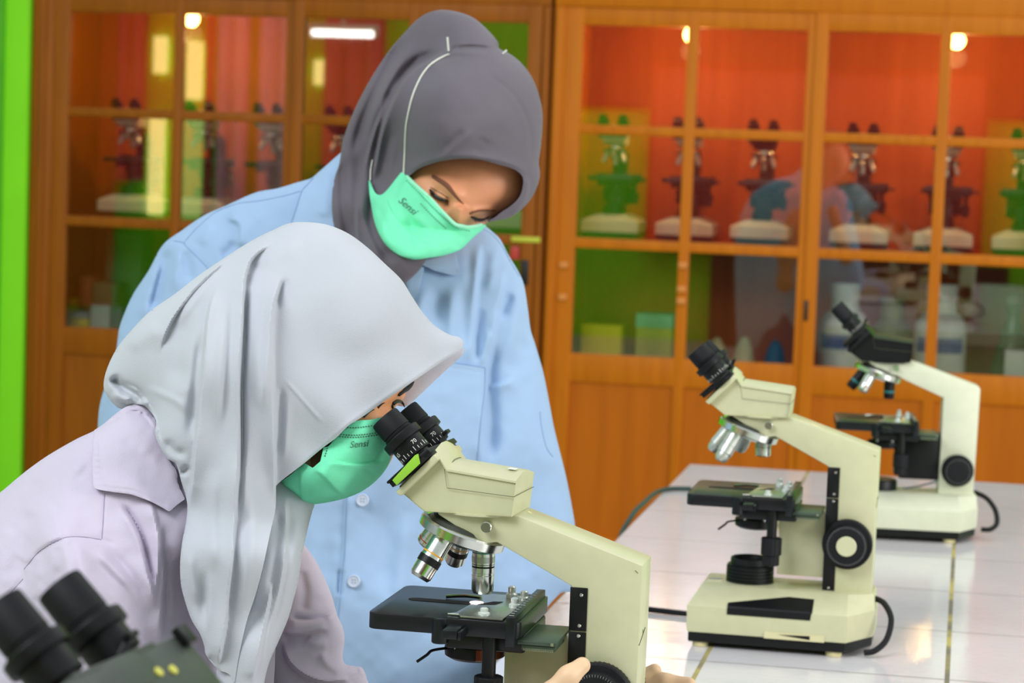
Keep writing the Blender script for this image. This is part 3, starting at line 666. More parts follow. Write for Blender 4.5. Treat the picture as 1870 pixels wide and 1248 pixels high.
# things across the room that the cabinet glass mirrors
def far(px0, px1, py0, py1, v=10.9):
    ua, za = cabpt(px0, (py0+py1)/2, v); ub, _ = cabpt(px1, (py0+py1)/2, v); _, z0_ = cabpt((px0+px1)/2, py1, v); _, z1_ = cabpt((px0+px1)/2, py0, v)
    return ua, ub, max(z0_, 0), z1_
def flat(name, label, cat_, px0, px1, py0, py1, m, dep=.04, v=10.9, frame=None):
    a, b, c, d = far(px0, px1, py0, py1, v); T = thing(name, label, cat_, room((a+b)/2, -v, c, WO), RZ); w_ = (b-a)/2
    bm = bmesh.new(); box(bm, (-w_, 0, 0), (w_, dep, d-c), .004); obj('board', bm, m, T, smooth=0)
    if frame:
        bm = bmesh.new()
        for lo, hi in (((-w_-.03, 0, 0), (-w_, dep+.02, d-c)), ((w_, 0, 0), (w_+.03, dep+.02, d-c)), ((-w_-.03, 0, d-c), (w_+.03, dep+.02, d-c+.05))): box(bm, lo, hi, .003)
        obj('frame', bm, frame, T)
    return T
a, b, c, d = far(1030, 2300, -260, 214, 10.97)
wall('added_mirror_board', (a, -10.99, c), (b, -10.96, d), mat('brown_reflection_board', (112, 52, 30), 0.7, noise=0.05, scale=3), WO)  # added unseen board, turns the upper glass reflections from green to brown
RDB = mat('red_display_board', (205, 66, 58), 0.7, noise=0.05, scale=3)
flat('display_board', 'large red board mirrored in the glass of the right cabinet', 'board', 1192, 1792, 132, 468, RDB, frame=mat('dark_red_frame', (150, 24, 14), 0.6))
flat('low_cupboard', 'dark low cupboard mirrored in the lower panes of the right cabinet', 'cupboard', 1300, 1835, 476, 760, mat('very_dark_wood', (34, 18, 12), 0.6), dep=.3)
flat('wooden_door', 'orange wooden door mirrored at the left edge of the left cabinet', 'door', 128, 212, -60, 560, mat('orange_door_paint', (235, 110, 16), 0.6))
def curtain(px0, px1, py0, py1, m, lab):
    a, b, c, d = far(px0, px1, py0, py1, 10.85); o_ = room((a+b)/2, -10.85, c, WO); T = thing('window_curtain', lab, 'curtain', o_, RZ, None); w_ = (b-a)/2
    bm = bmesh.new(); n_ = 60; rg = []
    for th in (0, .012): rg.append([(-w_+2*w_*k/n_, .035*sin(k*2*pi/(n_/ (max(2, round(w_/.07)))))+th) for k in range(n_+1)])
    pl_ = [(x, y) for x, y in rg[0]]+[(x, y) for x, y in rg[1][::-1]]
    prism(bm, pl_, 0, d-c, axis='z'); obj('pleated_cloth', bm, m, T)
    bm = bmesh.new(); tube(bm, [(-w_, 0, d-c+.02), (w_, 0, d-c+.02)], .015); obj('curtain_rod', bm, STEEL, T)
CUR = mat('coral_red_curtain', (228, 84, 88), 0.8, noise=0.06, scale=8); CUP = mat('pink_curtain', (250, 186, 198), 0.8, noise=0.05, scale=8)
curtain(214, 268, -60, 330, CUR, 'narrow coral curtain mirrored beside the orange door in the left cabinet')
curtain(394, 452, -60, 520, CUP, 'pink curtain mirrored in the left cabinet\'s second pane, left one')
curtain(470, 540, -60, 520, CUP, 'pink curtain mirrored at the left cabinet\'s centre stile')
curtain(374, 388, -60, 520, CUR, 'thin coral curtain fold mirrored between the windows and pink curtains')
curtain(590, 700, -60, 520, CUR, 'coral curtain mirrored behind the grey hijab in the left cabinet')
DAY = mat('daylit_window_pane', (250, 240, 150), 0.5, noise=0, emit=((250, 238, 140), 3.2)); DAYG = mat('daylit_window_garden', (170, 215, 110), 0.5, noise=0.3, scale=4, emit=((175, 215, 110), 1.6))
def win(n, px0, px1, py0, py1, m):
    a, b, c, d = far(px0, px1, py0, py1, 10.95); bm = bmesh.new(); box(bm, (a, -10.98, c), (b, -10.95, d)); o_ = obj('window_%d' % n, bm, m, smooth=0); o_.location = (WO[0], WO[1], 0); o_.rotation_euler = (0, 0, RZ); struct(o_)
win(1, 280, 304, 66, 134, DAY); win(2, 270, 298, 216, 392, DAY); win(3, 340, 368, 76, 182, DAY); win(4, 334, 366, 215, 400, DAYG); win(5, 574, 600, 110, 155, DAY)
a, b, c, d = far(572, 684, 44, 67, 9.5)
T = thing('fluorescent_lamp', 'white fluorescent tube lamp mirrored at the top of the left cabinet', 'lamp', room((a+b)/2, -9.5, c, WO), RZ); w_ = (b-a)/2
bm = bmesh.new(); tube(bm, [(-w_, 0, .02), (w_, 0, .02)], .020, 12); obj('tube', bm, mat('glowing_fluorescent_tube', (255, 255, 250), 0.4, noise=0, emit=((255, 255, 250), 14)), T)
bm = bmesh.new(); box(bm, (-w_-.03, -.03, .045), (w_+.03, .03, .085), .004); box(bm, (-w_-.03, -.02, 0), (-w_, .02, .05), .003); box(bm, (w_, -.02, 0), (w_+.03, .02, .05), .003); box(bm, (-.01, -.01, .085), (.01, .01, 3.0-c)); obj('fitting', bm, WHITEP, T)
# microscopes on the shelf
low = dict(lite=True, body=CREAM2, gear=BLACK, strip=False, armw=.020, objs=[(0, .034, .0088, 'white'), (95, .034, .0085, 'white'), (-95, .034, .0085, 'white'), (180, .026, .0085, 'white')])
BK = mat('black_arm_enamel', (30, 34, 32), 0.45, noise=0.1)
proto = scope('microscope', 'x', (0, 0, 0), 0, low)
proto2 = scope('microscope', 'x', (0, 0, 0), 0, dict(low, head=BLACK))
for q in (proto, proto2):
    for ch in q.children:
        if ch.name.startswith(('arm', 'gearbox')): ch.data.materials[0] = BK
names = [(1114, 405, 0, 'white-based microscope at the far left of the right cabinet shelf'), (1250, 410, 0, 'shelf microscope partly behind the first mullion of the right cabinet'), (1387, 418, 1, 'black-headed microscope third along the right cabinet shelf'), (1568, 432, 0, 'shelf microscope fourth along, left behind the second door\'s glass'), (1722, 440, 0, 'shelf microscope partly behind the second door\'s mullion'), (1866, 446, 0, 'shelf microscope cut off by the right edge of the photo'),
         (228, 380, 0, 'shelf microscope at the far left of the left cabinet'), (362, 384, 0, 'shelf microscope second along, beside the left cabinet\'s mullion'), (486, 388, 0, 'shelf microscope behind the left cabinet\'s second pane'), (616, 392, 1, 'shelf microscope just left of the grey hijab'), (926, 404, 0, 'shelf microscope whose white base shows right of the green mask')]
used = {0: False, 1: False}
for px, py, k, lab in names:
    u_, _ = cabpt(px, py, .20); p = room(u_, .26, 1.1125, WO)
    src = (proto, proto2)[k]
    t = copy_tree(src) if used[k] else src
    used[k] = True
    t.location = p; t.rotation_euler = (0, 0, RZ+radians(90)); t['label'] = lab; t['group'] = 'microscopes on the cabinet shelf'
# things on the cabinet floor: (px left, px right, py top, py bottom) traced at depth v
zf = .735
def carton(px0, px1, pyt, v, dep, m, lab, name='cardboard_box', catg='box', lid=None, z0=zf, grp=None):
    u_0, zt_ = cabpt(px0, pyt, v); u_1, _ = cabpt(px1, pyt, v); o = room((u_0+u_1)/2, v+dep/2, z0, WO); T = thing(name, lab, catg, o, RZ, grp); w_ = (u_1-u_0)/2; h_ = zt_-z0
    bm = bmesh.new(); box(bm, (-w_, -dep/2, 0), (w_, dep/2, h_ if not lid else h_*.78), .0015); obj('carton_body', bm, m, T)
    if lid: 
        bm = bmesh.new(); box(bm, (-w_-.002, -dep/2-.002, h_*.74), (w_+.002, dep/2+.002, h_), .0015); obj('lid', bm, lid, T, 'lid of another colour')
    return T
YC = mat('yellow_carton', (250, 216, 10), 0.6, noise=0.08, scale=12); KC = mat('khaki_carton', (206, 190, 84), 0.6, noise=0.06, scale=12); WC = mat('white_carton', (214, 218, 214), 0.6, noise=0.04, scale=12); MINT = mat('mint_lid', (150, 214, 180), 0.6)
TERR = mat('terracotta_book', (190, 110, 60), 0.7); OLV = mat('olive_box', (120, 130, 80), 0.7, noise=0.1); GREYG = mat('grey_green_box', (104, 130, 92), 0.7, noise=0.12, scale=20)
carton(1062, 1135, 592, .16, .10, YC, 'squat yellow carton at the left end of the right cabinet\'s bottom')
carton(1163, 1228, 573, .16, .12, KC, 'tall khaki carton with a mint top beside the squat yellow one', lid=MINT)
carton(1836, 1900, 640, .06, .09, WC, 'small white carton in the bottom right corner of the right cabinet')
carton(130, 160, 570, .12, .08, YC, 'small yellow carton with a grey top at the bottom left of the left cabinet', lid=mat('grey_lid', (150, 160, 165), 0.6))
carton(166, 200, 557, .13, .08, WC, 'white carton beside the small yellow one in the left cabinet')
carton(203, 222, 560, .14, .07, mat('grey_pot', (110, 130, 124), 0.6), 'dark grey tin beside the sleeve of the grey-hijab student', 'tin', 'tin')
carton(146, 166, 505, .24, .10, TERR, 'upright terracotta book behind the small yellow carton', 'book', 'book')
carton(170, 214, 515, .25, .10, OLV, 'olive box behind the white carton in the left cabinet')
carton(194, 260, 425, .37, .10, GREYG, 'tall grey-green stack box at the back of the left cabinet')
carton(126, 142, 545, .25, .05, YC, 'narrow yellow box peeking above the grey-topped carton')
# lens caps / domed covers
DOME = mat('beige_shell', (214, 198, 150), 0.6, noise=0.06)
for px, py, w_, m_, lab in ((1308, 617, .034, DOME, 'beige domed mask, left of the two by the mullion'), (1358, 616, .034, DOME, 'beige domed mask, right of the two by the mullion'), (1415, 622, .034, mat('blue_cap', (40, 120, 170), 0.5), 'blue cap beside the beige domed masks')):
    u_, zt_ = cabpt(px, py, .14); T = thing('domed_cover', lab, 'cover', room(u_, .17, zf, WO), RZ); h_ = zt_-zf
    bm = bmesh.new(); lathe(bm, [(w_*1.15, 0), (w_*1.15, .004), (w_, .006), (w_*.92, h_*.35), (w_*.70, h_*.7), (w_*.35, h_*.94), (.002, h_)], None, 32); obj('shell', bm, m_, T)
    bm = bmesh.new(); lathe(bm, [(w_*1.15, .003), (w_*1.25, .004), (w_*1.25, .008), (w_*1.05, .008)], None, 32); obj('rim', bm, mat('rim_beige', (190, 176, 140), 0.6), T)
# bottles
PLA = mat('white_plastic', (222, 226, 224), 0.45, noise=0.03); BLL = mat('blue_grey_label', (96, 112, 170), 0.6, noise=0.25, scale=60); HZ = mat('cloudy_jar_plastic', (140, 150, 118), 0.4, noise=0.1, scale=20)
for px, pyt, wpx, v_, m_, lab in ((1545, 518, 92, .12, PLA, 'wide white plastic bottle behind the black microscope head'), (1722, 520, 96, .12, PLA, 'wide white plastic bottle behind the second mullion'), (1630, 546, 78, .26, HZ, 'cloudy jar between the two wide white bottles')):
    u_, zt_ = cabpt(px, pyt, v_+.07); ua, _ = cabpt(px-wpx/2, pyt, v_+.07); ub, _ = cabpt(px+wpx/2, pyt, v_+.07); r = (ub-ua)/2; h_ = zt_-zf
    T = thing('reagent_bottle', lab, 'bottle', room(u_, v_+.07, zf, WO), RZ)
    bm = bmesh.new(); lathe(bm, [(r*.94, 0), (r, .006), (r, h_*.52), (r*.96, h_*.60), (r*.78, h_*.68), (r*.58, h_*.71), (r*.56, h_*.84), (r*.50, h_*.86)], None, 40); b = obj('bottle_body', bm, m_, T)
    bm = bmesh.new(); lathe(bm, [(r*.56, h_*.84), (r*.60, h_*.85), (r*.60, h_), (r*.55, h_+.002), (.001, h_+.002)], None, 40, .01); obj('screw_cap', bm, m_, T, 'ribbed cap')
    if m_ is PLA:
        bm = bmesh.new(); rg = []
        for z in (h_*.30, h_*.46): rg.append([(r*1.006*cos(a), r*1.006*sin(a), z) for a in [radians(-150+k*7) for k in range(18)]])
        loft(bm, rg, False, None, False); obj('paper_label', bm, BLL, T, 'smudged blue grey label')
T = thing('glass_flask', 'green-tinted glass flask at the right end of the right cabinet', 'flask', room(cabpt(1850, 600, .25)[0], .25, zf, WO), RZ)
bm = bmesh.new(); lathe(bm, [(.055, 0), (.062, .006), (.064, .04), (.040, .13), (.020, .19), (.020, .235), (.024, .238)], None, 32); obj('flask_body', bm, mat('green_tinted_glass', (120, 160, 110), 0.12, noise=0.05, trans=0.6), T)
bm = bmesh.new(); lathe(bm, [(.019, .230), (.024, .236), (.024, .255), (.015, .262)], None, 24); obj('stopper', bm, mat('grey_stopper', (150, 150, 140), 0.5), T)
# ---------------------------------------------------------------- table
def tile_mat():
    m = bpy.data.materials.new('glazed_white_tile'); m.use_nodes = True; nt = m.node_tree; N = nt.nodes; L = nt.links; b = N['Principled BSDF']
    tc = N.new('ShaderNodeTexCoord'); sp = N.new('ShaderNodeSeparateXYZ'); L.new(tc.outputs['Object'], sp.inputs[0])
    def line(ax, size, off, half):
        a = N.new('ShaderNodeMath'); a.operation = 'ADD'; a.inputs[1].default_value = -off+size*40; L.new(sp.outputs[ax], a.inputs[0])
        d = N.new('ShaderNodeMath'); d.operation = 'PINGPONG'; d.inputs[1].default_value = size/2; L.new(a.outputs[0], d.inputs[0])
        c = N.new('ShaderNodeMath'); c.operation = 'LESS_THAN'; c.inputs[1].default_value = half; L.new(d.outputs[0], c.inputs[0]); return c
    gu = line(0, .29, 0.0, .0030); gv = line(1, .30, 2.80, .0020)
    n = N.new('ShaderNodeTexNoise'); n.inputs['Scale'].default_value = 18; L.new(tc.outputs['Object'], n.inputs['Vector'])
    t = N.new('ShaderNodeValToRGB'); t.color_ramp.elements[0].color = srgb((216, 212, 214)); t.color_ramp.elements[1].color = srgb((226, 222, 224)); L.new(n.outputs['Fac'], t.inputs['Fac'])
    n2 = N.new('ShaderNodeTexNoise'); n2.inputs['Scale'].default_value = 9; L.new(tc.outputs['Object'], n2.inputs['Vector'])
    g = N.new('ShaderNodeValToRGB'); g.color_ramp.elements[0].position = .4; g.color_ramp.elements[1].position = .6; g.color_ramp.elements[0].color = srgb((120, 112, 96)); g.color_ramp.elements[1].color = srgb((188, 172, 96)); L.new(n2.outputs['Fac'], g.inputs['Fac'])
    m1 = N.new('ShaderNodeMix'); m1.data_type = 'RGBA'; L.new(gv.outputs[0], m1.inputs[0]); L.new(t.outputs[0], m1.inputs[6]); m1.inputs[7].default_value = srgb((138, 130, 124))
    m2 = N.new('ShaderNodeMix'); m2.data_type = 'RGBA'; L.new(gu.outputs[0], m2.inputs[0]); L.new(m1.outputs[2], m2.inputs[6]); L.new(g.outputs[0], m2.inputs[7])
    L.new(m2.outputs[2], b.inputs['Base Color'])
    mx = N.new('ShaderNodeMath'); mx.operation = 'MAXIMUM'; L.new(gu.outputs[0], mx.inputs[0]); L.new(gv.outputs[0], mx.inputs[1])
    r = N.new('ShaderNodeMapRange'); r.inputs['To Min'].default_value = .13; r.inputs['To Max'].default_value = .7; L.new(mx.outputs[0], r.inputs['Value']); L.new(r.outputs[0], b.inputs['Roughness'])
    n3 = N.new('ShaderNodeTexNoise'); n3.inputs['Scale'].default_value = 90; L.new(tc.outputs['Object'], n3.inputs['Vector'])
    bp = N.new('ShaderNodeBump'); bp.inputs['Strength'].default_value = .14; bp.inputs['Distance'].default_value = .002; L.new(n3.outputs['Fac'], bp.inputs['Height']); L.new(bp.outputs[0], b.inputs['Normal'])
    return m
T = thing('laboratory_bench', 'long white tiled laboratory bench carrying the microscopes', 'table', (0, 0, 0), RZ)
bm = bmesh.new(); box(bm, (-.527, .62, .70), (1.9, 4.655, .75), .004); obj('tiled_top', bm, tile_mat(), T, 'glazed white tiled top', smooth=0)
bm = bmesh.new(); box(bm, (-.45, .70, .0), (1.8, 4.58, .70)); obj('bench_body', bm, mat('painted_bench_body', (205, 205, 198), 0.6), T, smooth=0)
# ---------------------------------------------------------------- microscopes on the bench
S1 = scope('microscope', 'cream binocular microscope the white-hijab student is looking into', (-.0189894, 2.064, TZ), radians(-11.3),
      dict(dz=.0115, panel=False, seams=True, lime=True, numbers=True, lit=True, hrot=-3.0, amber=True, top_sticker=True, objs=[(0, .0415, .0100, 'main'), (118, .0430, .0100, 'gold'), (-168, .0215, .0092, 'red'), (-95, .034, .0092, 'gold')]))
S2 = scope('microscope', 'cream binocular microscope standing alone in the middle of the bench', (.32089692, 2.95315058, TZ), radians(-11.3),
      dict(panel=True, er=1.04, objs=[(0, .020, .0100, 'main'), (120, .0425, .0100, 'white'), (172, .0380, .0092, 'white'), (-95, .03, .009, 'white')]))
S3 = scope('microscope', 'farthest bench microscope, with black head and pale arm', (0, 0, TZ), radians(-6.0),
      dict(thin=True, body=CREAM2, head=BLACK, gear=BLACK, er=.78, cup=.024, kc=(.1160, .1130), ks=.84, kcap=False, hrot=-4.0, armw=.024, ringm=TEAL, objs=[(0, .0300, .0090, 'black'), (118, .032, .0092, 'red'), (175, .036, .0088, 'black')]))
S4 = scope('microscope', 'dark-headed microscope in the near left corner, cut by the frame', (0, 0, TZ), radians(-18.0),
      dict(body=DKGREEN, head=DKGREEN, plate=mat('grey_green_plate', (50, 56, 52), 0.45, noise=0.05), cup=.021, er=.95, dots=True, noscale=True, objs=[(0, .030, .0095, 'main'), (120, .0425, .0095, 'white')]))
p3 = at(1622, 728, 3.87); S3.location = (p3[0], p3[1], TZ)
S4.location = (-.1518, 1.14, TZ)
def wpt(S, x, y, z): return S.location+Matrix.Rotation(S.rotation_euler.z, 3, 'Z') @ Vector((x, y, z))
def cable(name, lab, pts, r, m=None):
    bm = bmesh.new(); tube(bm, cat3(pts, 8), r, 10); o = obj(name, bm, m or RUB); tag(o, lab, 'cable'); return o
z0 = TZ+.0045
cable('power_cable', 'black cable looping from the back of the middle microscope', [wpt(S2, .150, .0, .062), wpt(S2, .162, -.02, .060), wpt(S2, .172, -.04, .045), wpt(S2, .168, -.055, .022), wpt(S2, .155, -.065, .009), wpt(S2, .142, -.068, .006)], .0038)
cable('power_cable', 'black cable lying straight between the first and middle microscopes', [room(-.50, 3.10, z0), room(-.30, 3.055, z0), room(-.24, 3.02, z0)], .0038)
cable('power_cable', 'black cable with a knotted end behind the farthest microscope', [wpt(S3, .150, .02, .072), wpt(S3, .168, .0, .066), wpt(S3, .181, -.02, .050), wpt(S3, .184, -.03, .030), wpt(S3, .174, -.035, .020), wpt(S3, .160, -.03, .018)], .0042)
cable('power_cable', 'thin grey wire under the farthest microscope\'s arm', [wpt(S3, .03, -.022, .078), wpt(S3, .05, -.024, .082), wpt(S3, .075, -.026, .090), wpt(S3, .085, -.026, .094)], .0016, mat('grey_wire', (90, 100, 100), 0.5))
def benchpt(px, py, z=z0):
    d = ray(px, py); return CO+d*((z-CAMZ)/d[2])
cable('power_cable', 'thin dark cable curving over the far left edge of the bench', [benchpt(1262, 893), benchpt(1225, 893), benchpt(1200, 899), benchpt(1180, 915, z0+.002), Vector(benchpt(1166, 934, z0))+Vector((-.012, 0, -.01)), Vector(benchpt(1160, 948, z0))+Vector((-.03, 0, -.06)), Vector(benchpt(1160, 948, z0))+Vector((-.05, 0, -.25))], .0042, mat('dark_teal_cable', (40, 70, 66), 0.5))
# ---------------------------------------------------------------- people
SK_A = mat('warm_brown_skin', (222, 150, 104), 0.5, noise=0.05, scale=60, sub=0.08)
SK_H = mat('light_skin_hand', (228, 190, 152), 0.5, noise=0.04, scale=60, sub=0.08)
SK_B = mat('brown_skin', (226, 152, 112), 0.48, noise=0.05, scale=50, sub=0.08)
HAIR = mat('black_hair', (14, 10, 10), 0.5, noise=0.1)
def cloth(name, c, bscale=900, bump=.25, noise=.03): return mat(name, c, 0.85, noise=noise, scale=14, bump=bump, bscale=bscale, sheen=0.15, spec=0.15)
H_A = cloth('pale_grey_crepe', (187, 190, 198)); C_A = cloth('pale_lilac_cotton', (200, 190, 208)); H_B = cloth('charcoal_grey_jersey', (104, 97, 106), noise=.05); C_B = cloth('pale_blue_cotton', (160, 187, 220))
MSK = mat('mint_green_mask_fabric', (122, 232, 184), 0.8, noise=.05, scale=30, bump=.3, bscale=900, spec=.15); MSKE = mat('pale_mint_binding', (160, 238, 200), 0.8, noise=.03); INK = mat('grey_green_print', (70, 110, 90), 0.7, noise=0)
STR = mat('white_elastic', (225, 226, 214), 0.8, noise=.03); BTN = mat('pearl_button', (190, 200, 218), 0.35, noise=.03, coat=.3)
SOLE = mat('dark_shoe', (30, 28, 30), 0.6)
def ptube(name, rel, pts, r, m, root, off=.001, seg=6, flat=1.0, label=None):
    top = root
    while top.parent is not None: top = top.parent
    pp = cat([tuple(p) for p in pts], 5); bm = bmesh.new(); tube(bm, on_surf(rel, pp, off), r, seg, flat); return shift(obj(name, bm, m, root, label), top.location)
def xyz(px, py, Y): return tuple(float(q) for q in at(px, py, Y))
# ================= student looking into the microscope
A = thing('person', 'student in white-grey hijab and lilac shirt bending over the microscope', 'person', (float(at(180, 1200, 2.12)[0]), 2.12, 0))
# body: head, neck, trunk, arms with hands, legs: one mesh
prA = [('e', xyz(625, 650, 2.13), (.052, .052, .078)), ('c', xyz(570, 720, 2.13), .046, xyz(420, 900, 2.14), .055), ('c', xyz(380, 960, 2.15), .085, xyz(230, 1180, 2.17), .10), ('c', xyz(230, 1180, 2.17), .10, xyz(130, 1500, 2.2), .115),
       ('c', xyz(130, 1500, 2.2), .12, (float(at(100, 1500, 2.2)[0]), 2.2, .78), .13)]
hx = float(at(100, 1500, 2.2)[0])
for sg in (-1, 1): prA += [('c', (hx, 2.2+sg*.09, .80), .095, (hx+.03, 2.2+sg*.10, .45), .062), ('c', (hx+.03, 2.2+sg*.10, .45), .060, (hx-.01, 2.2+sg*.10, .10), .042), ('c', (hx-.02, 2.2+sg*.10, .055), .040, (hx+.12, 2.2+sg*.11, .035), .032)]
bodyA = blob(prA, .008, .03)
shA = xyz(130, 1060, 2.12); elA = xyz(250, 1490, 2.03); wrA = xyz(880, 1385, 1.955)
armA = [('c', shA, .06, elA, .042), ('c', elA, .042, wrA, .026)]
arm1 = blob(armA, .006, .02)
def Lp(x, y, z): return tuple(wpt(S1, x, y, z))
def hand(wr, palm, tips, thumb, vox=.0016):
    pr = [('c', wr, .024, palm, .030), ('c', palm, .030, tuple((np.array(palm)+np.array(tips[1][0]))/2), .024)]
    for ch in tips:
        rr = [.0086, .0078, .0072, .0064]
        for i in range(len(ch)-1): pr.append(('c', ch[i], rr[i], ch[i+1], rr[i+1]))
        pr.append(('c', palm, .016, ch[0], .0095))
    rr = [.0115, .0095, .0085, .0072]
    for i in range(len(thumb)-1): pr.append(('c', thumb[i], rr[i], thumb[i+1], rr[i+1]))
    return blob(pr, vox, .006)
# near hand: thumb reaches up over the knob, fingers curl round its lower rim
f = [[xyz(985, 1330, 1.985), xyz(1025, 1350, 1.965), xyz(1062, 1345, 1.965), xyz(1080, 1325, 1.972)],
     [xyz(975, 1350, 1.985), xyz(1018, 1378, 1.965), xyz(1060, 1378, 1.965), xyz(1084, 1356, 1.972)],
     [xyz(962, 1370, 1.985), xyz(1003, 1402, 1.97), xyz(1046, 1406, 1.97), xyz(1072, 1388, 1.975)],
     [xyz(948, 1386, 1.99), xyz(985, 1418, 1.98), xyz(1020, 1424, 1.98), xyz(1046, 1410, 1.982)]]
th = [xyz(955, 1320, 1.965), xyz(1000, 1272, 1.955), xyz(1038, 1236, 1.955), xyz(1063, 1216, 1.962)]
hand1 = hand(wrA, xyz(935, 1350, 1.968), f, th)
shF = xyz(400, 1000, 2.22); elF = xyz(600, 1360, 2.24); wrF = xyz(980, 1400, 2.20)
arm2 = blob([('c', shF, .05, elF, .04), ('c', elF, .04, wrF, .026)], .006, .02)
f2 = [[xyz(1110, 1300, 2.165), xyz(1150, 1262, 2.155), xyz(1178, 1238, 2.15), xyz(1195, 1225, 2.148)],
      [xyz(1130, 1312, 2.165), xyz(1175, 1268, 2.15), xyz(1215, 1246, 2.14), xyz(1258, 1250, 2.135)],
      [xyz(1125, 1330, 2.165), xyz(1172, 1300, 2.15), xyz(1215, 1286, 2.14), xyz(1250, 1290, 2.135)],
      [xyz(1115, 1345, 2.165), xyz(1160, 1330, 2.15), xyz(1200, 1320, 2.14), xyz(1228, 1322, 2.135)]]
hand2 = hand(wrF, xyz(1060, 1345, 2.185), f2, [xyz(1060, 1310, 2.17), xyz(1090, 1290, 2.15), xyz(1115, 1285, 2.14), xyz(1135, 1288, 2.135)])
# the part of the face between hijab and mask
faceA = Relief([(545, 800), (600, 745), (680, 690), (745, 682), (757, 694), (750, 708), (742, 716), (738, 727), (728, 738), (721, 748), (731, 762), (742, 776), (734, 792), (722, 806), (716, 838), (690, 872), (640, 892), (590, 890), (556, 862), (540, 830)],
   2.145, .072, 2.5, strokes=[('r', [(735, 728), (712, 742), (690, 752)], 9, -.004), ('r', [(752, 698), (728, 716)], 6, .003), ('r', [(726, 745), (705, 752)], 5, .0025)])
bodyA_m = obj('body', joinmesh([bodyA, arm1, hand1, arm2, hand2, (faceA.V, faceA.F)]), [SK_H, SK_A], A, smooth=60)
nfa = len(faceA.F); 
for p in bodyA_m.data.polygons[len(bodyA_m.data.polygons)-nfa:]: p.material_index = 1
shift(bodyA_m, A.location)
bm = bmesh.new()
for pts in ([(717, 737), (724, 732), (733, 733), (738, 740)], [(719, 738), (727, 734), (735, 737), (739, 744)], [(716, 745), (717, 739), (721, 735)]): tube(bm, on_surf(faceA, cat(pts, 4), .001), lambda t: .0016*(1-.7*t), 6)
shift(obj('eyelashes', bm, HAIR, bodyA_m, 'dark eyelashes'), A.location)
bm = bmesh.new(); tube(bm, on_surf(faceA, cat([(728, 722), (738, 713), (748, 705), (754, 697)], 4), .0012), lambda t: .0030*(1-.5*abs(2*t-1)), 8)
shift(obj('eyebrow', bm, HAIR, bodyA_m, 'black eyebrow'), A.location)
bm = bmesh.new()
for pts in ([(664, 762), (676, 752), (684, 748)], [(690, 745), (698, 738), (703, 736)]): tube(bm, on_surf(faceA, cat(pts, 4), .0002), lambda t: .0012*(1-.8*t), 6)
shift(obj('hair_strand', bm, HAIR, bodyA_m, 'loose dark hair strands'), A.location)
# shirt
coatA = Relief([(-150, 1010), (-60, 945), (0, 900), (30, 875), (55, 855), (91, 830), (140, 802), (170, 788), (207, 768), (240, 752), (300, 770), (360, 800), (430, 860), (480, 960), (500, 1080), (500, 1250), (470, 1500, 1), (-150, 1540, 1)],
   idw([(0, 1000, 2.10), (150, 1000, 2.07), (300, 900, 2.08), (450, 1100, 2.12), (100, 1400, 2.10)]), idw([(100, 1050, .15), (230, 950, .10), (330, 850, .07), (450, 1100, .09), (100, 1400, .17)]), 3.2, Tb=.12, noise=.0010, hcap=None,
   strokes=[('r', [(48, 1035), (60, 1020), (72, 1007), (95, 992), (120, 982), (150, 981), (185, 986), (210, 995)], 2.4, -.0028, 1, .05), ('s', [(48, 1035), (60, 1020), (72, 1007), (95, 992), (120, 982)], 30, .004, -1, .1),
            ('r', [(10, 1095), (24, 1078), (42, 1058), (44, 1040)], 3, -.003),
            ('r', [(191, 900), (189, 940), (186, 984)], 1.8, -.0014, 1, .05),
            ('s', [(215, 915), (238, 945), (256, 980), (268, 1025), (278, 1070), (284, 1120)], 22, .009, 1, .2), ('r', [(218, 918), (241, 948), (259, 984), (271, 1028), (280, 1072)], 5, -.008, 1, .2),
            ('s', [(272, 905), (286, 950), (292, 1000), (290, 1050), (282, 1110)], 16, .008, 1, .2), ('s', [(297, 950), (296, 990), (302, 1050), (298, 1100), (292, 1180)], 14, .010, 1, .15), ('r', [(301, 1040), (304, 1100), (300, 1170)], 6, -.006, 1, .4),
            ('r', [(150, 990), (165, 1020), (195, 1050), (230, 1085), (262, 1140)], 12, -.006, 1, .3), ('r', [(190, 1000), (225, 1035), (255, 1075), (275, 1115)], 10, -.006, 1, .3), ('r', [(170, 1000), (205, 1035), (245, 1080)], 9, .005, 1, .3),
            ('r', [(105, 995), (108, 1040), (100, 1090)], 9, -.003), ('r', [(125, 985), (135, 1030), (140, 1070)], 9, -.003), ('r', [(66, 1010), (70, 1060), (66, 1100)], 9, .003),
            ('r', [(60, 930), (45, 980), (30, 1060)], 16, -.003), ('r', [(15, 960), (5, 1040), (0, 1100)], 16, .003), ('r', [(140, 815), (160, 812), (175, 815)], 5, .0015), ('r', [(166, 850), (150, 865), (135, 880)], 7, -.002)])
cA = coatA.make('shirt', C_A, A, 'pale lilac cotton shirt')
bm = bmesh.new(); hz = .10; rgs = []
for z, rx, ry in ((.86, .17, .15), (.78, .185, .165), (.45, .21, .19), (hz, .25, .22), (hz, .24, .21)): rgs.append([(hx+rx*(1+.03*sin(9*t))*cos(t), 2.2+ry*(1+.03*sin(9*t))*sin(t), z) for t in [2*pi*k/72 for k in range(72)]])
loft(bm, rgs, True, smooth=True); shift(obj('skirt', bm, cloth('grey_skirt', (120, 124, 140)), A, 'long grey skirt'), A.location)
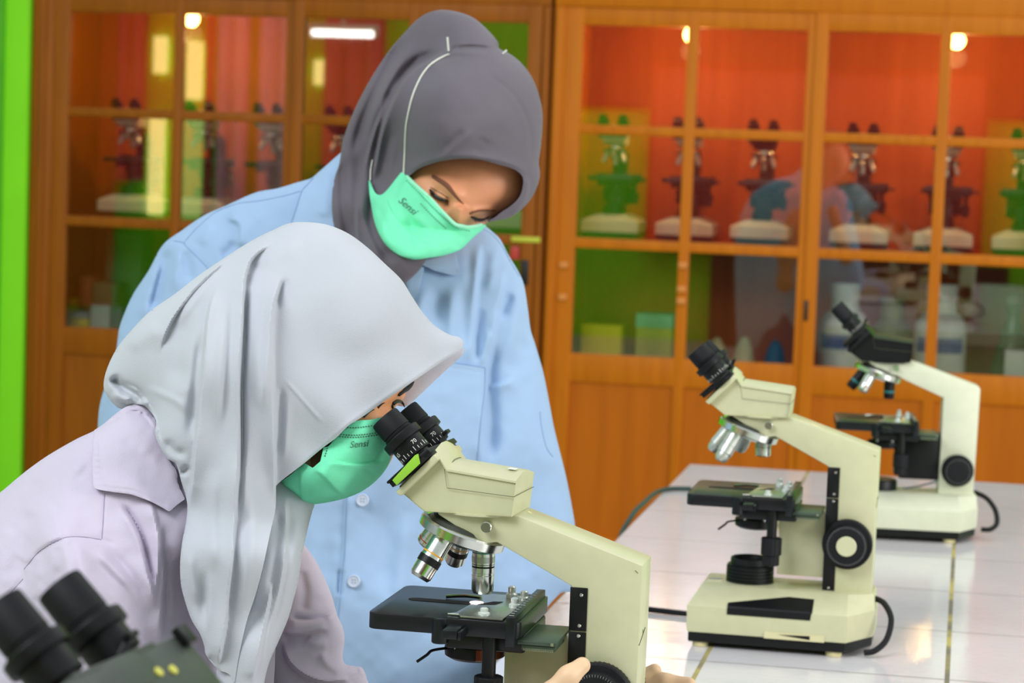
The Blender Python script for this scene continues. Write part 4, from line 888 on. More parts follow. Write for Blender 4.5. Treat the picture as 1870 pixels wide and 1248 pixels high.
# far sleeve
slA = Relief([(540, 985), (556, 996), (577, 1025), (593, 1057), (606, 1089), (616, 1124), (626, 1147), (629, 1169), (626, 1198), (630, 1213), (647, 1217), (661, 1220), (668, 1233), (673, 1248), (700, 1300), (720, 1380), (640, 1470), (480, 1430), (440, 1250), (450, 1100), (490, 1000)],
   idw([(560, 1100, 2.21), (600, 1300, 2.21)]), .065, 2.6, noise=.0008, strokes=[
   ('s', [(528, 1130), (560, 1134), (590, 1131), (610, 1120)], 16, .010, 1, .15), ('r', [(528, 1133), (565, 1134), (600, 1126)], 7, -.006, 1, .2), ('s', [(515, 1157), (545, 1160), (575, 1155), (600, 1150)], 18, .010, -1, .15),
   ('s', [(517, 1170), (520, 1195), (535, 1220), (565, 1240), (600, 1248), (640, 1242)], 22, .012, -1, .15), ('r', [(548, 1040), (556, 1080), (552, 1120)], 10, -.005), ('r', [(585, 1190), (600, 1215), (625, 1228)], 8, .004),
   ('r', [(630, 1240), (645, 1230), (658, 1224)], 4, -.005), ('r', [(640, 1250), (652, 1240), (664, 1234)], 3, -.004), ('r', [(560, 1165), (575, 1175), (600, 1180)], 10, .004)])
slA.make('far_sleeve', C_A, A, 'far sleeve with rumpled folds at the elbow')
wrs = blob([('c', xyz(640, 1330, 2.22), .045, xyz(960, 1395, 2.20), .032)], .006, .01); shift(obj('far_sleeve', wrs, C_A, A, 'far forearm sleeve', 60), A.location)
wrs = blob([('c', shA, .05, elA, .052), ('c', elA, .050, tuple((np.array(elA)*.22+np.array(wrA)*.78)), .036)], .006, .01); shift(obj('near_sleeve', wrs, C_A, A, 'near forearm sleeve', 60), A.location)
SEAMA = mat('lilac_seam_thread', (164, 152, 176), 0.9, noise=0); SEAMB = mat('blue_seam_thread', (126, 152, 194), 0.9, noise=0)
for pts in ([(44, 1040), (60, 1020), (72, 1007), (95, 992), (120, 982), (150, 981), (185, 986)], [(191, 902), (189, 940), (186, 984)], [(8, 1098), (24, 1078), (42, 1058)]):
    ptube('seam', coatA, pts, .00045, SEAMA, cA, .0001)
# shirt front between hijab and sleeve, collar
def over(rel, off): return lambda x, y: rel.front(x, y)-off
colA = Relief([(172, 786, 1), (190, 774), (210, 757), (231, 743), (256, 738), (275, 748), (292, 772), (296, 800), (308, 838), (322, 860), (326, 885), (338, 912, 1), (324, 922), (309, 935, 1), (292, 925), (274, 916), (256, 909), (237, 903), (207, 899), (178, 894), (171, 888), (170, 876), (169, 840)],
   over(coatA, .007), .004, 2.2, Tb=.006, hcap=60, strokes=[('r', [(182, 786), (183, 820), (184, 860), (186, 882)], 2, -.0018, 1, .05), ('r', [(176, 888), (207, 892), (240, 896), (276, 909), (306, 927)], 2, -.0010, 1, .05)]+[('r', [(171, 800+k*11), (184, 802+k*11)], 2.2, -.0012, 1, .3) for k in range(8)]+
   [('s', [(215, 762), (240, 752), (262, 756), (285, 785)], 12, .003, -1, .2)])
cc = colA.make('collar', C_A, A, 'stitched shirt collar')
# hijab: panel hanging nearest the chest first (behind), then the hood with its draped folds
hj2 = Relief([(480, 860), (515, 868), (545, 885), (573, 915), (570, 935), (564, 958), (556, 993), (551, 1016), (545, 1060), (535, 1099), (526, 1131), (510, 1169), (492, 1210), (482, 1250), (470, 1330, 1), (380, 1330, 1), (400, 1200), (440, 1000), (460, 900)],
   idw([(540, 920, 2.10), (520, 1050, 2.03), (450, 1250, 2.00)]), .05, 2.4, Tb=.03, strokes=[('s', [(524, 900), (525, 960), (521, 1030), (510, 1090), (492, 1160), (478, 1248)], 14, .006, 1, .1), ('r', [(545, 930), (538, 1010), (520, 1100), (498, 1180)], 9, .004), ('r', [(508, 930), (505, 1020), (490, 1100)], 8, -.004), ('s', [(500, 1060), (488, 1120), (476, 1180), (462, 1248)], 12, .006, 1, .1)])
hj2.make('hijab_front_panel', H_A, A, 'inner falling panel of the pale hijab')
hood = [(532, 407), (497, 421), (468, 435), (436, 454), (401, 477), (359, 506), (318, 538), (276, 567), (244, 599), (215, 634), (196, 672), (189, 704), (196, 724), (209, 740), (222, 747), (238, 741), (257, 739), (270, 747), (285, 768), (283, 792), (292, 816), (306, 838), (322, 849), (331, 880), (340, 909), (342, 933), (338, 964), (333, 988), (329, 1026), (330, 1064), (336, 1092), (349, 1131), (365, 1158), (373, 1180), (377, 1198), (398, 1223), (425, 1242), (440, 1330, 1), (400, 1330, 1), (420, 1270), (428, 1248), (436, 1200), (450, 1137), (465, 1092), (479, 1041), (494, 971), (503, 930), (504, 888, 1), (512, 880), (539, 859), (556, 846), (591, 817), (614, 800), (635, 779), (652, 768), (676, 752), (700, 734), (732, 713), (756, 696), (800, 666), (833, 645), (846, 632), (846, 624), (838, 616), (820, 611), (794, 595), (772, 571), (752, 541), (733, 511), (701, 480), (672, 453), (640, 429), (608, 414), (576, 407)]
hs = [(532, 407), (468, 435), (401, 477), (318, 538), (244, 599), (196, 672), (189, 704), (196, 724), (222, 747), (270, 747), (283, 792), (306, 838), (322, 849), (331, 880), (340, 909), (338, 964), (329, 1026), (336, 1092), (349, 1131), (373, 1180), (377, 1198), (398, 1223), (430, 1360), (520, 1360), (540, 1200), (560, 1050), (590, 930), (680, 880), (760, 790), (815, 720), (846, 650), (848, 626), (838, 616), (820, 611), (794, 595), (772, 571), (733, 511), (672, 453), (608, 414), (576, 407)]
hoodR = Relief(hood, lambda x, y: np.minimum(idw([(650, 600, 2.125), (820, 640, 2.13), (576, 420, 2.13), (520, 870, 2.08), (600, 810, 2.09), (720, 720, 2.115), (200, 700, 2.10), (330, 850, 2.02), (330, 1040, 1.975), (376, 1198, 1.97), (430, 1248, 1.97), (400, 900, 2.02), (470, 1050, 1.985)])(x, y), 9),
   idw([(650, 560, .088), (800, 640, .060), (560, 480, .088), (700, 740, .070), (530, 860, .060), (230, 680, .085), (330, 830, .035), (340, 1040, .030), (420, 1000, .055), (400, 1200, .03), (350, 600, .085)]), 2.3, hshape=hs, Tb=idw([(650, 560, .085), (800, 640, .05), (230, 680, .06), (330, 850, .012), (340, 1040, .012), (400, 1200, .012), (530, 860, .02), (500, 1000, .012)]), soft=8, strokes=[
   ('s', [(505, 445), (485, 453), (468, 466), (455, 485), (447, 520), (444, 592), (439, 656), (437, 720), (438, 800), (436, 850), (431, 930), (428, 993), (424, 1041), (418, 1092), (413, 1137), (404, 1194), (398, 1225)], 20, .011, 1, .06),
   ('r', [(455, 500), (450, 560), (447, 640), (443, 720), (443, 800), (440, 880), (434, 950)], 5, -.009, 1, .15), ('r', [(476, 474), (458, 500), (452, 530)], 9, -.005, 1, .3),
   ('s', [(518, 500), (508, 530), (500, 560), (497, 600), (498, 656), (499, 720), (502, 800), (503, 880), (503, 930)], 26, .012, 1, .12), ('r', [(510, 520), (497, 560), (490, 610), (484, 680), (480, 760)], 9, .006, 1, .25), ('r', [(524, 505), (512, 540), (506, 570)], 5, -.005, 1, .3),
   ('s', [(430, 462), (395, 492), (360, 525), (335, 556), (312, 592), (298, 625), (292, 650)], 26, .008, 1, .2), ('r', [(420, 475), (380, 515), (345, 560), (322, 605)], 9, .005, 1, .3), ('r', [(350, 562), (330, 610), (325, 670), (330, 720)], 22, -.009, 1, .3),
   ('s', [(400, 520), (386, 545), (378, 580), (373, 631), (369, 688), (363, 746), (357, 800), (353, 842), (348, 890), (342, 935)], 22, .012, -1, .12), ('r', [(368, 600), (360, 680), (353, 750), (345, 810)], 10, -.008, 1, .25),
   ('r', [(412, 560), (406, 620), (400, 700), (394, 800)], 11, .004, 1, .3), ('r', [(425, 520), (420, 600), (415, 700), (408, 800)], 8, -.003, 1, .3),
   ('r', [(203, 686), (215, 700), (233, 712), (252, 722), (264, 738)], 8, -.016, 1, .15), ('s', [(225, 700), (250, 712), (266, 732), (282, 760), (290, 800), (310, 845)], 16, .008, 1, .15), ('r', [(205, 715), (222, 728), (245, 732)], 8, .008, 1, .3),
   ('r', [(262, 706), (290, 718), (324, 734), (345, 760)], 7, .003, 1, .3), ('r', [(230, 640), (270, 610), (300, 600)], 16, .004, 1, .3), ('r', [(300, 800), (320, 825), (345, 830)], 8, -.006, 1, .3), ('r', [(322, 858), (335, 862), (346, 850)], 6, -.008, 1, .3),
   ('s', [(378, 1035), (381, 1092), (378, 1130), (374, 1165)], 14, .004, -1, .4), ('r', [(372, 1030), (372, 1100), (370, 1150)], 9, -.005, 1, .45), ('r', [(345, 1000), (350, 1060), (362, 1110)], 10, .004, 1, .3),
   ('r', [(460, 880), (462, 960), (450, 1060), (436, 1150)], 12, .004, 1, .25), ('r', [(395, 850), (388, 950), (392, 1050)], 12, .004, 1, .25),
   ('r', [(517, 690), (540, 716), (565, 745), (592, 775)], 3.0, .0014, 1, .2), ('r', [(512, 700), (514, 760), (510, 840)], 7, -.004, 1, .2), ('r', [(526, 720), (522, 780), (516, 850)], 7, .0022, 1, .3),
   ('r', [(560, 452), (500, 462), (470, 490)], 20, .004, 1, .3), ('s', [(846, 636), (800, 664), (756, 694), (700, 732), (640, 774), (590, 816), (540, 857)], 7, .0022, 1, .1)])
hj = hoodR.make('hijab', H_A, A, 'pale grey hijab falling in long folds')
lin = Relief([(836, 640), (848, 633), (846, 645), (838, 655), (800, 690), (760, 728), (742, 742), (720, 740), (680, 730), (690, 700), (760, 660)], 2.185, .012, 2.4, Tb=.01)
lin.make('hijab_lining', cloth('pale_lilac_lining', (196, 192, 204)), A, 'far inner edge of the hijab')
maskA = Relief([(600, 815), (614, 799), (635, 779), (652, 769), (676, 767), (696, 763), (714, 761), (722, 790), (718, 815), (712, 843), (700, 864), (684, 881), (664, 896), (638, 908), (604, 917), (568, 922), (550, 921), (539, 912), (527, 898), (510, 888, 1), (512, 881), (532, 867), (545, 855), (556, 846, 1), (571, 855, 1), (585, 843, 1), (591, 817, 1)],
   idw([(700, 820, 2.13), (560, 880, 2.10), (640, 780, 2.12)]), .082, 2.2, hshape=[(500, 870), (560, 800), (640, 720), (714, 700), (732, 790), (712, 843), (684, 881), (638, 908), (568, 922), (535, 908)], Tb=-.045, soft=4, noise=.0005, strokes=[
   ('s', [(575, 858), (592, 874), (612, 895), (632, 910)], 20, .005, -1, .15), ('s', [(592, 842), (628, 847), (667, 848), (712, 838)], 18, .0055, 1, .1), ('s', [(547, 852), (548, 885), (551, 922)], 16, .004, -1, .15), ('r', [(660, 850), (680, 865), (694, 878)], 5, -.003, 1, .3), ('r', [(600, 850), (630, 862), (670, 860)], 14, -.003, 1, .3), ('s', [(514, 884), (530, 893), (545, 905)], 8, .004, -1, .2)])
mA = maskA.make('face_mask', MSK, A, 'mint green pleated face mask')
def dashes(rel, pts, root, par, name='stitching', r=.0005, dash=2.4, gap=2.4, m=INK):
    S = cat(pts, 8); L = np.concatenate([[0], np.cumsum(np.hypot(*np.diff(S, axis=0).T))]); bm = bmesh.new(); d = 0
    while d+dash < L[-1]:
        q = [(np.interp(d+t*dash, L, S[:, 0]), np.interp(d+t*dash, L, S[:, 1])) for t in (0, 1)]; tube(bm, on_surf(rel, q, .0006), r, 5); d += dash+gap
    return shift(obj(name, bm, m, par), root.location)
dashes(maskA, [(634, 781), (655, 781), (684, 777)], A, mA); dashes(maskA, [(617, 793), (640, 795), (665, 794), (690, 791)], A, mA); dashes(maskA, [(615, 797), (640, 799), (665, 798), (690, 795)], A, mA)
dashes(maskA, [(598, 818), (592, 838)], A, mA)
ptube('mask_binding', maskA, [(652, 770), (676, 768), (696, 764), (712, 762)], .0016, MSKE, mA, .0005) if False else None
shift(surf_text(maskA, 'Sensi', 655, 812, 17, -5, 'printed_word', INK, mA, .3), A.location)
for o in A.children_recursive:
    pass
# ================= standing student
B = thing('person', 'student in grey hijab and pale blue coat standing and looking down', 'person', (float(at(560, 1200, 2.9)[0]), 2.9, 0))
bx = float(at(560, 900, 2.9)[0])
prB = [('e', xyz(835, 235, 2.90), (.066, .066, .085)), ('c', xyz(790, 320, 2.92), .045, xyz(715, 460, 2.93), .045), ('c', xyz(690, 480, 2.93), .06, xyz(620, 640, 2.93), .10), ('c', xyz(420, 520, 2.95), .045, xyz(800, 560, 2.95), .045), ('c', xyz(620, 640, 2.93), .10, (bx, 2.94, .95), .10), ('c', (bx, 2.94, .95), .10, (bx, 2.94, .82), .11)]
for sg in (-1, 1): prB += [('c', (bx+sg*.085, 2.93, .85), .085, (bx+sg*.09, 2.92, .46), .058), ('c', (bx+sg*.09, 2.92, .46), .056, (bx+sg*.09, 2.94, .10), .040), ('c', (bx+sg*.09, 2.94, .055), .038, (bx+sg*.10, 2.80, .035), .030)]
bodyB = blob(prB, .008, .03)
def simple_arm(sh, el, wr, fd):
    fd = np.array(fd)/np.linalg.norm(fd); wr = np.array(wr); side = np.cross(fd, (0, 1, .2)); side /= np.linalg.norm(side); palm = wr+fd*.05
    tips = []
    for k in range(4): b0 = palm+fd*.035+side*(.011*(k-1.5)*1.6); tips.append([tuple(b0), tuple(b0+fd*.022), tuple(b0+fd*.038+np.array((0, -.006, 0))), tuple(b0+fd*(.052-.004*abs(k-1.3))+np.array((0, -.014, 0)))])
    th_ = [tuple(wr+fd*.02+side*.02), tuple(wr+fd*.045+side*.038), tuple(wr+fd*.065+side*.042), tuple(wr+fd*.08+side*.040)]
    return [blob([('c', sh, .04, el, .034), ('c', el, .034, tuple(wr), .024)], .006, .02), hand(tuple(wr), tuple(palm), tips, th_, .002)]
armsB = simple_arm(xyz(390, 560, 2.96), xyz(300, 900, 2.98), xyz(330, 1230, 2.95), (0.1, -.1, -1))+simple_arm(xyz(850, 570, 2.97), xyz(950, 870, 2.99), xyz(900, 1030, 2.98), (-1, .05, .15))
faceB = Relief([(735, 330), (748, 300), (790, 268), (850, 258), (920, 268), (962, 300), (966, 345), (948, 375), (925, 388), (905, 398), (886, 409), (872, 422), (838, 448), (800, 462), (750, 462), (715, 430), (705, 380)],
   2.862, .062, 1.8, Tb=.03, noise=.0004, strokes=[
   ('r', [(782, 352), (796, 364), (814, 372), (826, 380)], 13, -.010, 1, .25), ('r', [(860, 400), (878, 405), (892, 400)], 10, -.006, 1, .3), ('r', [(843, 372), (840, 392), (838, 410), (836, 425)], 11, .011, 1, .2),
   ('r', [(788, 322), (812, 336), (834, 352), (848, 370)], 9, .004, 1, .2), ('r', [(858, 388), (880, 384), (905, 384)], 7, .004, 1, .2), ('r', [(790, 352), (804, 360), (818, 367)], 6, .007, 1, .3), ('r', [(768, 340), (776, 362), (790, 384)], 10, .004, 1, .3), ('r', [(866, 396), (880, 398), (890, 396)], 5, .004, 1, .3)])
bodyB_m = obj('body', joinmesh([bodyB]+armsB+[(faceB.V, faceB.F)]), SK_B, B, smooth=60); shift(bodyB_m, B.location)
bm = bmesh.new()
def strip(bm, rel, pts, rfun, off=.0006, flat=.5): tube(bm, on_surf(rel, cat(pts, 6), off), rfun, 8)
strip(bm, faceB, [(790, 322), (800, 328), (815, 338), (828, 352), (838, 364), (846, 373)], lambda t: .0030*(.5+.9*sin(pi*min(1, t+.12))*.6), -.0012)
shift(obj('eyebrow', bm, mat('dark_brown_brow', (120, 72, 52), 0.85), bodyB_m, 'dark brown eyebrow'), B.location)
bm = bmesh.new(); strip(bm, faceB, [(857, 390), (872, 385), (888, 384), (905, 385)], lambda t: .0018*(1-.5*t), -.0006)
shift(obj('eyebrow', bm, MATS['dark_brown_brow'], bodyB_m, 'dark brown eyebrow'), B.location)
bm = bmesh.new()
strip(bm, faceB, [(785, 346), (791, 354), (800, 361), (810, 365), (819, 368)], lambda t: .0027*(.4+sin(pi*t)*.7), .0002)
for k in range(7):
    x0, y0 = 790+k*4.4, 354+k*2.3; strip(bm, faceB, [(x0, y0), (x0+1, y0+5), (x0+4, y0+9)], lambda t: .0006*(1-.8*t), .001)
strip(bm, faceB, [(786, 342), (796, 348), (808, 355), (818, 362)], lambda t: .0005, .0002)
shift(obj('eyelashes', bm, HAIR, bodyB_m, 'lowered dark eyelashes'), B.location)
bm = bmesh.new(); strip(bm, faceB, [(860, 396), (870, 400), (880, 401), (893, 396)], lambda t: .0026*(.4+sin(pi*t)*.6), .0002)
for k in range(5): x0 = 866+k*6; strip(bm, faceB, [(x0, 400), (x0+2, 404), (x0+5, 406)], lambda t: .0009*(1-.8*t), .001)
shift(obj('eyelashes', bm, HAIR, bodyB_m, 'lowered dark eyelashes'), B.location)
# coat
coatB = Relief([(640, 262), (620, 281), (596, 302), (571, 324), (540, 334), (507, 344), (466, 352), (412, 376), (372, 394), (332, 421), (297, 448), (271, 495), (244, 536), (227, 573), (217, 603), (212, 640), (200, 680), (184, 732), (179, 770), (178, 830), (180, 1000), (190, 1250), (200, 1500, 1), (840, 1500, 1), (868, 1330), (884, 1230), (925, 1182), (960, 1150), (990, 1120), (1024, 1084), (1052, 1078), (1053, 1030), (1051, 969), (1044, 923), (1034, 872), (1024, 831), (1012, 782), (1004, 740), (992, 680), (978, 631), (969, 602), (964, 565), (957, 521), (946, 495), (928, 465), (914, 438), (900, 424), (880, 410), (840, 400), (760, 420), (690, 380), (660, 300)],
   idw([(400, 500, 2.95), (650, 700, 2.92), (950, 700, 2.93), (600, 1200, 2.93), (1000, 1000, 2.95)]), idw([(300, 600, .10), (450, 450, .10), (650, 700, .15), (800, 600, .13), (960, 700, .10), (1000, 950, .10), (600, 1200, .15)]), 3.0, Tb=.11, noise=.0010, hpow=.42, blur=2, strokes=[
   ('r', [(549, 349), (523, 357), (473, 367), (439, 371), (410, 380), (389, 391), (358, 418), (338, 441)], 2, -.002, 1, .05), ('r', [(318, 440), (329, 442), (338, 444)], 2, -.002, 1, .05), ('r', [(335, 445), (352, 462), (375, 485), (392, 505)], 1.8, -.0015, 1, .05), ('r', [(295, 452), (306, 447)], 2, -.002),
   ('r', [(308, 450), (298, 490), (288, 530), (278, 570)], 11, -.010, 1, .2), ('s', [(296, 478), (286, 515), (275, 550), (266, 590)], 14, .006, 1, .2), ('r', [(330, 450), (322, 500), (318, 540)], 7, .004, 1, .3), ('r', [(338, 452), (345, 490), (348, 520)], 8, -.005, 1, .3),
   ('s', [(412, 400), (432, 408), (437, 425), (435, 455)], 20, .008, -1, .2), ('r', [(400, 470), (420, 460), (432, 440)], 12, -.008, 1, .3), ('r', [(396, 410), (380, 425), (365, 450)], 12, .004, 1, .3),
   ('s', [(634, 900), (631, 960), (629, 1009), (625, 1050), (621, 1095), (617, 1140), (616, 1260)], 14, .005, -1, .05), ('r', [(622, 1040), (620, 1090)], 4, -.006), ('r', [(700, 900), (698, 1000), (704, 1100)], 26, -.006, 1, .3), ('r', [(745, 930), (735, 1020), (730, 1120)], 18, .006, 1, .3), ('r', [(600, 960), (598, 1060), (594, 1150)], 14, -.004, 1, .3),
   ('s', [(880, 440), (875, 487), (870, 540), (867, 600), (864, 668)], 26, .009, 1, .15), ('r', [(878, 560), (872, 610), (869, 660)], 8, -.006), ('r', [(826, 520), (824, 570), (823, 640)], 12, .006, 1, .3), ('r', [(800, 505), (796, 550), (798, 610)], 16, -.006, 1, .4), ('r', [(775, 520), (768, 570), (762, 620)], 12, .006, 1, .3), ('r', [(848, 500), (846, 570), (846, 650)], 12, -.004, 1, .3),
   ('s', [(925, 480), (918, 540), (908, 590), (898, 640), (888, 690), (884, 760), (880, 850)], 22, .010, 1, .1), ('r', [(905, 620), (895, 680), (898, 760), (896, 850)], 14, -.012, 1, .2), ('r', [(893, 600), (885, 640), (879, 668)], 6, .006, 1, .2), ('r', [(935, 532), (922, 560), (912, 582)], 9, -.009, 1, .3), ('s', [(889, 703), (905, 702), (922, 698), (935, 690)], 14, .008, 1, .2),
   ('r', [(950, 500), (946, 560), (936, 620), (915, 670)], 14, .008, 1, .3), ('r', [(958, 560), (956, 610), (948, 650)], 10, -.004, 1, .3), ('r', [(925, 690), (945, 660), (962, 610)], 16, -.004, 1, .3),
   ('r', [(986, 752), (988, 775), (993, 800), (999, 820), (1010, 835), (1024, 838)], 1.8, -.002, 1, .05), ('r', [(900, 430), (918, 455), (932, 480), (948, 505)], 3, -.002, 1, .1), ('r', [(860, 430), (858, 480), (856, 560)], 9, -.003, 1, .4), ('r', [(905, 450), (898, 500), (890, 540)], 10, .005, 1, .3),
   ('r', [(940, 900), (950, 980), (960, 1060)], 18, -.005, 1, .3), ('r', [(900, 900), (910, 1000), (900, 1080)], 14, .004, 1, .3), ('r', [(230, 620), (215, 680), (200, 740)], 9, .003)])
cB = coatB.make('coat', C_B, B, 'pale blue cotton coat')
for pts in ([(549, 349), (523, 357), (473, 367), (439, 371), (410, 380), (389, 391), (358, 418), (338, 441)], [(318, 440), (329, 442), (338, 444)], [(335, 445), (352, 462), (375, 485), (392, 505)], [(986, 752), (988, 775), (993, 800), (999, 820), (1010, 835)], [(634, 900), (631, 960), (629, 1009), (625, 1050), (621, 1095), (617, 1140), (616, 1230)], [(882, 418), (900, 430), (918, 452), (932, 478), (948, 505)]):
    ptube('seam', coatB, pts, .00045, SEAMB, cB, .0002)
pkt = Relief([(752, 655, 1), (790, 657), (819, 661), (850, 665), (886, 671, 1), (884, 720), (879, 760), (872, 830), (866, 885, 1), (800, 890), (752, 880, 1)], over(coatB, .004), .001, 2.6, Tb=.003, hcap=30, strokes=[('r', [(752, 664), (819, 671), (884, 681)], 1.8, -.001, 1, .02)])
pk = pkt.make('pocket', C_B, B, 'chest pocket'); ptube('seam', pkt, [(886, 672), (884, 720), (879, 760), (872, 830), (867, 880)], .0006, SEAMB, pk, .0002); ptube('seam', pkt, [(753, 656), (790, 658), (819, 662), (850, 666), (885, 672)], .0005, SEAMB, pk, .0002)
col = Relief([(645, 262), (620, 281), (596, 302), (571, 324, 1), (562, 336), (550, 349), (541, 378), (530, 412, 1), (560, 420), (610, 440), (650, 420), (640, 340)], over(coatB, .012), .004, 2.4, Tb=.006, hcap=50, strokes=[('r', [(556, 350), (548, 378), (538, 405)], 2, -.0015, 1, .05), ('r', [(600, 310), (596, 350), (590, 400)], 14, .004)])
cl_ = col.make('collar', C_B, B, 'left side of the coat collar'); ptube('seam', col, [(572, 325, 1), (562, 337), (551, 350), (542, 378), (532, 408)], .0006, SEAMB, cl_, .0002)
col2 = Relief([(755, 470), (773, 476), (802, 468), (830, 460), (836, 478), (843, 501, 1), (825, 502), (796, 495), (780, 488), (766, 484), (745, 490), (730, 480)], over(coatB, .010), .004, 2.2, Tb=.006, hcap=40, strokes=[('r', [(770, 479), (797, 490), (838, 496)], 1.8, -.0012, 1, .05)])
col2.make('collar', C_B, B, 'right point of the coat collar')
plk = Relief([(738, 495), (760, 478), (775, 484), (770, 510), (762, 540), (750, 545)], over(coatB, .006), .003, 2.2, Tb=.005, hcap=30); plk.make('collar_stand', C_B, B, 'neck opening edge of the coat')
for px, py, r in ((662, 914, .0078), (646, 1062, .0078)):
    c = Vector(at(px, py, float(coatB.front(px, py))-.0015)); M = axisM(c, (0, -1, .12)); bm = bmesh.new(); lathe(bm, [(r*.9, -.001), (r, 0), (r, .0018), (r*.86, .0026), (r*.72, .0016), (.0005, .0014)], M, 28); b_ = shift(obj('button', bm, BTN, B, 'round four hole button'), B.location)
    bm = bmesh.new()
    for dx, dy in ((-1, -1), (1, -1), (1, 1), (-1, 1)): cyl(bm, M @ Vector((dx*.0016, dy*.0016, .0012)), (0, -1, .12), .0007, .0006, 10)
    shift(obj('button_hole', bm, mat('thread_dark', (90, 96, 120), 0.8), b_, 'dark stitched holes'), B.location)
# hijab
hB = [(640, 520), (700, 540), (760, 500), (800, 440), (840, 400), (890, 405), (905, 403), (929, 398), (953, 382), (972, 360), (983, 335), (986, 315), (984, 296), (988, 265), (991, 216), (986, 180), (973, 144), (953, 116), (932, 99), (912, 88), (909, 76), (888, 52), (862, 31), (828, 20), (796, 19), (768, 31), (740, 58), (708, 96), (672, 152), (644, 208), (626, 258), (620, 297), (609, 333), (606, 381), (612, 425), (625, 480)]
holeB = [(732, 322, 1), (748, 321, 1), (765, 308), (792, 298), (820, 292), (848, 290), (878, 292), (905, 299), (930, 306), (945, 313), (955, 325), (954, 345), (947, 362), (933, 376), (918, 386), (905, 396), (896, 401, 1), (886, 412, 1), (870, 430), (842, 455), (813, 466), (784, 471), (750, 470), (715, 445), (705, 380)]
hoodB = Relief(hB, idw([(820, 200, 2.86), (650, 300, 2.93), (640, 480, 2.93), (740, 60, 2.92), (980, 300, 2.86), (740, 480, 2.77), (690, 470, 2.78), (622, 400, 2.86), (625, 300, 2.89)]), idw([(850, 200, .125), (650, 300, .06), (640, 460, .05), (760, 60, .07), (960, 320, .11), (740, 480, .03)]), 2.2, blur=2, holes=[holeB], hshape=hB[:3]+[(800, 480), (880, 450), (950, 400)]+hB[9:], Tb=.04, soft=5, noise=.0006, strokes=[
   ('s', [(812, 90), (790, 108), (765, 122), (740, 145), (722, 175), (706, 210), (694, 250), (684, 300), (678, 335)], 18, .020, -1, .12), ('r', [(800, 92), (770, 108), (740, 130), (715, 165), (700, 200)], 8, -.012, 1, .2),
   ('s', [(908, 88), (880, 84), (850, 83), (820, 88)], 26, .007, 1, .3), ('r', [(905, 84), (870, 80), (832, 82)], 9, -.003, 1, .35), 
   ('r', [(745, 60), (715, 110), (685, 170), (660, 230), (645, 290)], 9, -.014, 1, .2), ('r', [(760, 70), (730, 115), (702, 165), (680, 225), (668, 290), (664, 350)], 8, .008, 1, .2), ('r', [(775, 90), (745, 125), (718, 160)], 7, -.006, 1, .3),
   ('s', [(700, 190), (682, 240), (668, 290), (655, 340), (650, 400), (655, 460)], 14, .018, -1, .15), ('r', [(630, 280), (625, 340), (630, 400), (645, 460)], 9, -.010, 1, .2), ('r', [(690, 260), (672, 320), (664, 380), (676, 440), (700, 490)], 7, .007, 1, .2), ('r', [(712, 225), (704, 270), (700, 320), (690, 350)], 8, -.005, 1, .3),
   ('r', [(680, 350), (676, 400), (695, 450), (725, 480)], 9, -.012, 1, .2), ('r', [(725, 250), (715, 290), (700, 345)], 8, .005, 1, .3),
   ('r', [(868, 233), (840, 260), (812, 285), (790, 293)], 6, .0035, 1, .3), ('r', [(850, 235), (825, 258), (805, 275)], 8, -.003, 1, .3), ('r', [(890, 250), (880, 270), (870, 286)], 12, -.003, 1, .3),
   ('s', [(742, 318), (766, 304), (792, 294), (848, 287), (905, 295), (945, 308), (960, 322)], 9, .004, -1, .1), ('r', [(888, 135), (925, 160), (952, 195), (968, 240), (970, 300)], 4, -.0022, 1, .2), ('s', [(935, 400), (958, 370), (966, 340), (962, 318)], 12, .006, -1, .2),
   ('r', [(800, 98), (840, 96), (897, 100)], 5, .003, 1, .2), ('r', [(792, 116), (815, 106), (850, 100)], 4, -.002, 1, .2)])
hoodB.make('hijab', H_B, B, 'charcoal grey hijab')
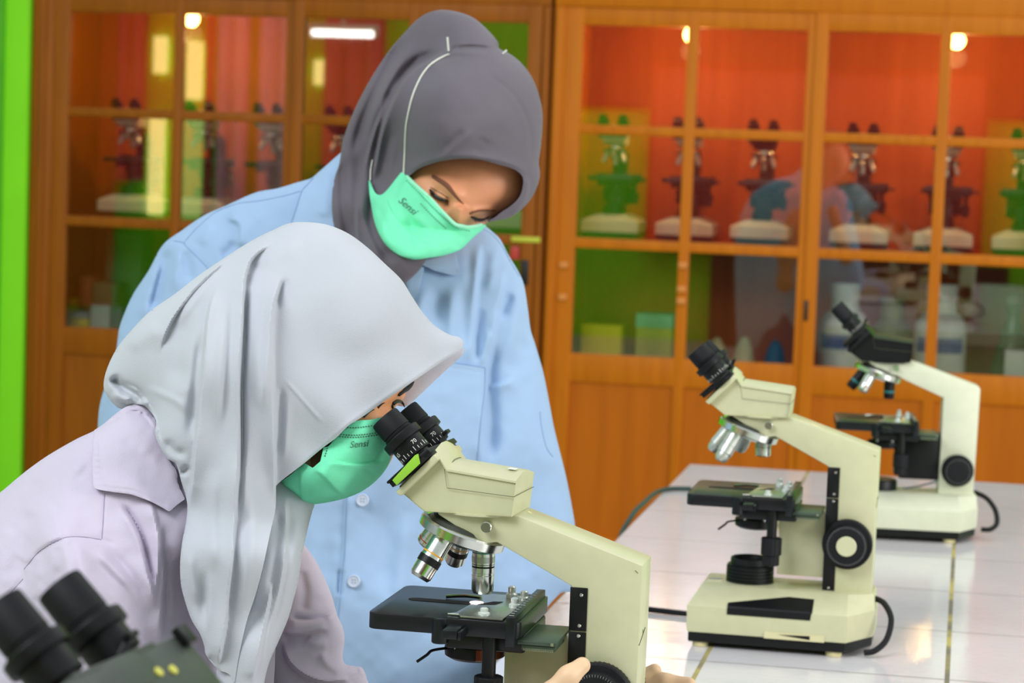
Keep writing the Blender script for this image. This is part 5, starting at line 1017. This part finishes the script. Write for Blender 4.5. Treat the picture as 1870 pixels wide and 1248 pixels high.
maskB = Relief([(733, 314, 1), (742, 321), (762, 340), (784, 360), (808, 386), (830, 408), (842, 413), (857, 415), (880, 411), (890, 411, 1), (880, 421), (865, 433), (842, 455), (813, 466), (784, 471), (755, 474), (727, 465), (706, 449), (692, 427), (683, 403), (677, 370), (673, 335), (675, 328, 1), (680, 342), (686, 353), (692, 356), (698, 355), (704, 350), (712, 341), (722, 328)],
   lambda x, y: (1-np.clip((x-700)/50, 0, 1))*(hoodB.front(x, y)-.006)+np.clip((x-700)/50, 0, 1)*np.minimum(np.minimum(faceB.front(x, y), 2.835)-.010, hoodB.front(x, y)-.006+.07*np.clip((475-y)/110, 0, 1)), idw([(820, 430, .030), (690, 400, .016), (740, 340, .016), (880, 415, .022)]), 2.0, hshape=[(733, 310), (790, 330), (840, 370), (895, 405), (880, 425), (842, 458), (784, 474), (727, 468), (692, 430), (672, 370), (673, 328)], Tb=.0, soft=3, noise=.0004, strokes=[
   ('s', [(745, 335), (775, 364), (805, 392), (832, 418), (860, 424)], 6, .0022, -1, .08), ('s', [(705, 352), (712, 380), (735, 410), (770, 440), (800, 452)], 16, .004, 1, .15), ('r', [(745, 380), (780, 420), (820, 440)], 10, .004, 1, .3), ('r', [(840, 420), (838, 440), (830, 458)], 12, -.003, 1, .3), ('r', [(725, 370), (745, 395), (775, 425)], 4, -.002, 1, .3), ('r', [(690, 370), (700, 400), (720, 440)], 6, -.003, 1, .3)])
mB = maskB.make('face_mask', MSK, B, 'mint green face mask')
shift(obj('mask_binding', (lambda b: (tube(b, on_surf(maskB, cat([(742, 322), (762, 341), (784, 361), (808, 387), (830, 409), (843, 413), (858, 415), (880, 411)], 5), .0004), .0022, 8), b)[1])(bmesh.new()), MSKE, mB, 'pale binding along the mask edge'), B.location)
dashes(maskB, [(742, 330), (765, 352), (790, 378), (815, 402), (832, 416), (858, 422)], B, mB)
dashes(maskB, [(768, 372), (790, 395), (815, 418)], B, mB)
shift(surf_text(maskB, 'Sensi', 744, 376, 19, 42, 'printed_word', INK, mB, .3), B.location)
def strap(rel, pts, name='mask_strap', r=.0011, off=.002):
    bm = bmesh.new(); tube(bm, on_surf(rel, cat(pts, 6), off), r, 8); return shift(obj(name, bm, STR, mB, 'thin white elastic strap'), B.location)
strap(hoodB, [(737, 318), (739, 280), (741, 235), (746, 205), (752, 180), (760, 158), (770, 138), (782, 122), (794, 112), (808, 104), (820, 99)])
bm = bmesh.new(); p0 = on_surf(hoodB, [(819, 93)], .004)[0]; tube(bm, [p0, Vector(at(817, 68, float(p0[1])-.004))], .0012, 8); shift(obj('mask_strap', bm, STR, mB, 'upright end of the white strap'), B.location)
bm = bmesh.new(); p0 = on_surf(hoodB, [(918, 98)], .004)[0]; tube(bm, [p0, Vector(at(925, 92, float(p0[1])-.003))], .0012, 8); shift(obj('mask_strap', bm, STR, mB, 'short end of the white strap'), B.location)
strap(hoodB, [(676, 330), (677, 310), (680, 292)], r=.0008)
bm = bmesh.new(); rgs = []
for z, rx, ry in ((.95, .10, .09), (.62, .13, .10), (.45, .17, .14), (.10, .20, .18), (.10, .19, .17)): rgs.append([(bx+rx*(1+.03*sin(9*t))*cos(t), 2.93+ry*(1+.03*sin(9*t))*sin(t), z) for t in [2*pi*k/72 for k in range(72)]])
loft(bm, rgs, True, smooth=True); shift(obj('skirt', bm, cloth('dark_blue_skirt', (60, 70, 110)), B, 'long dark blue skirt'), B.location)
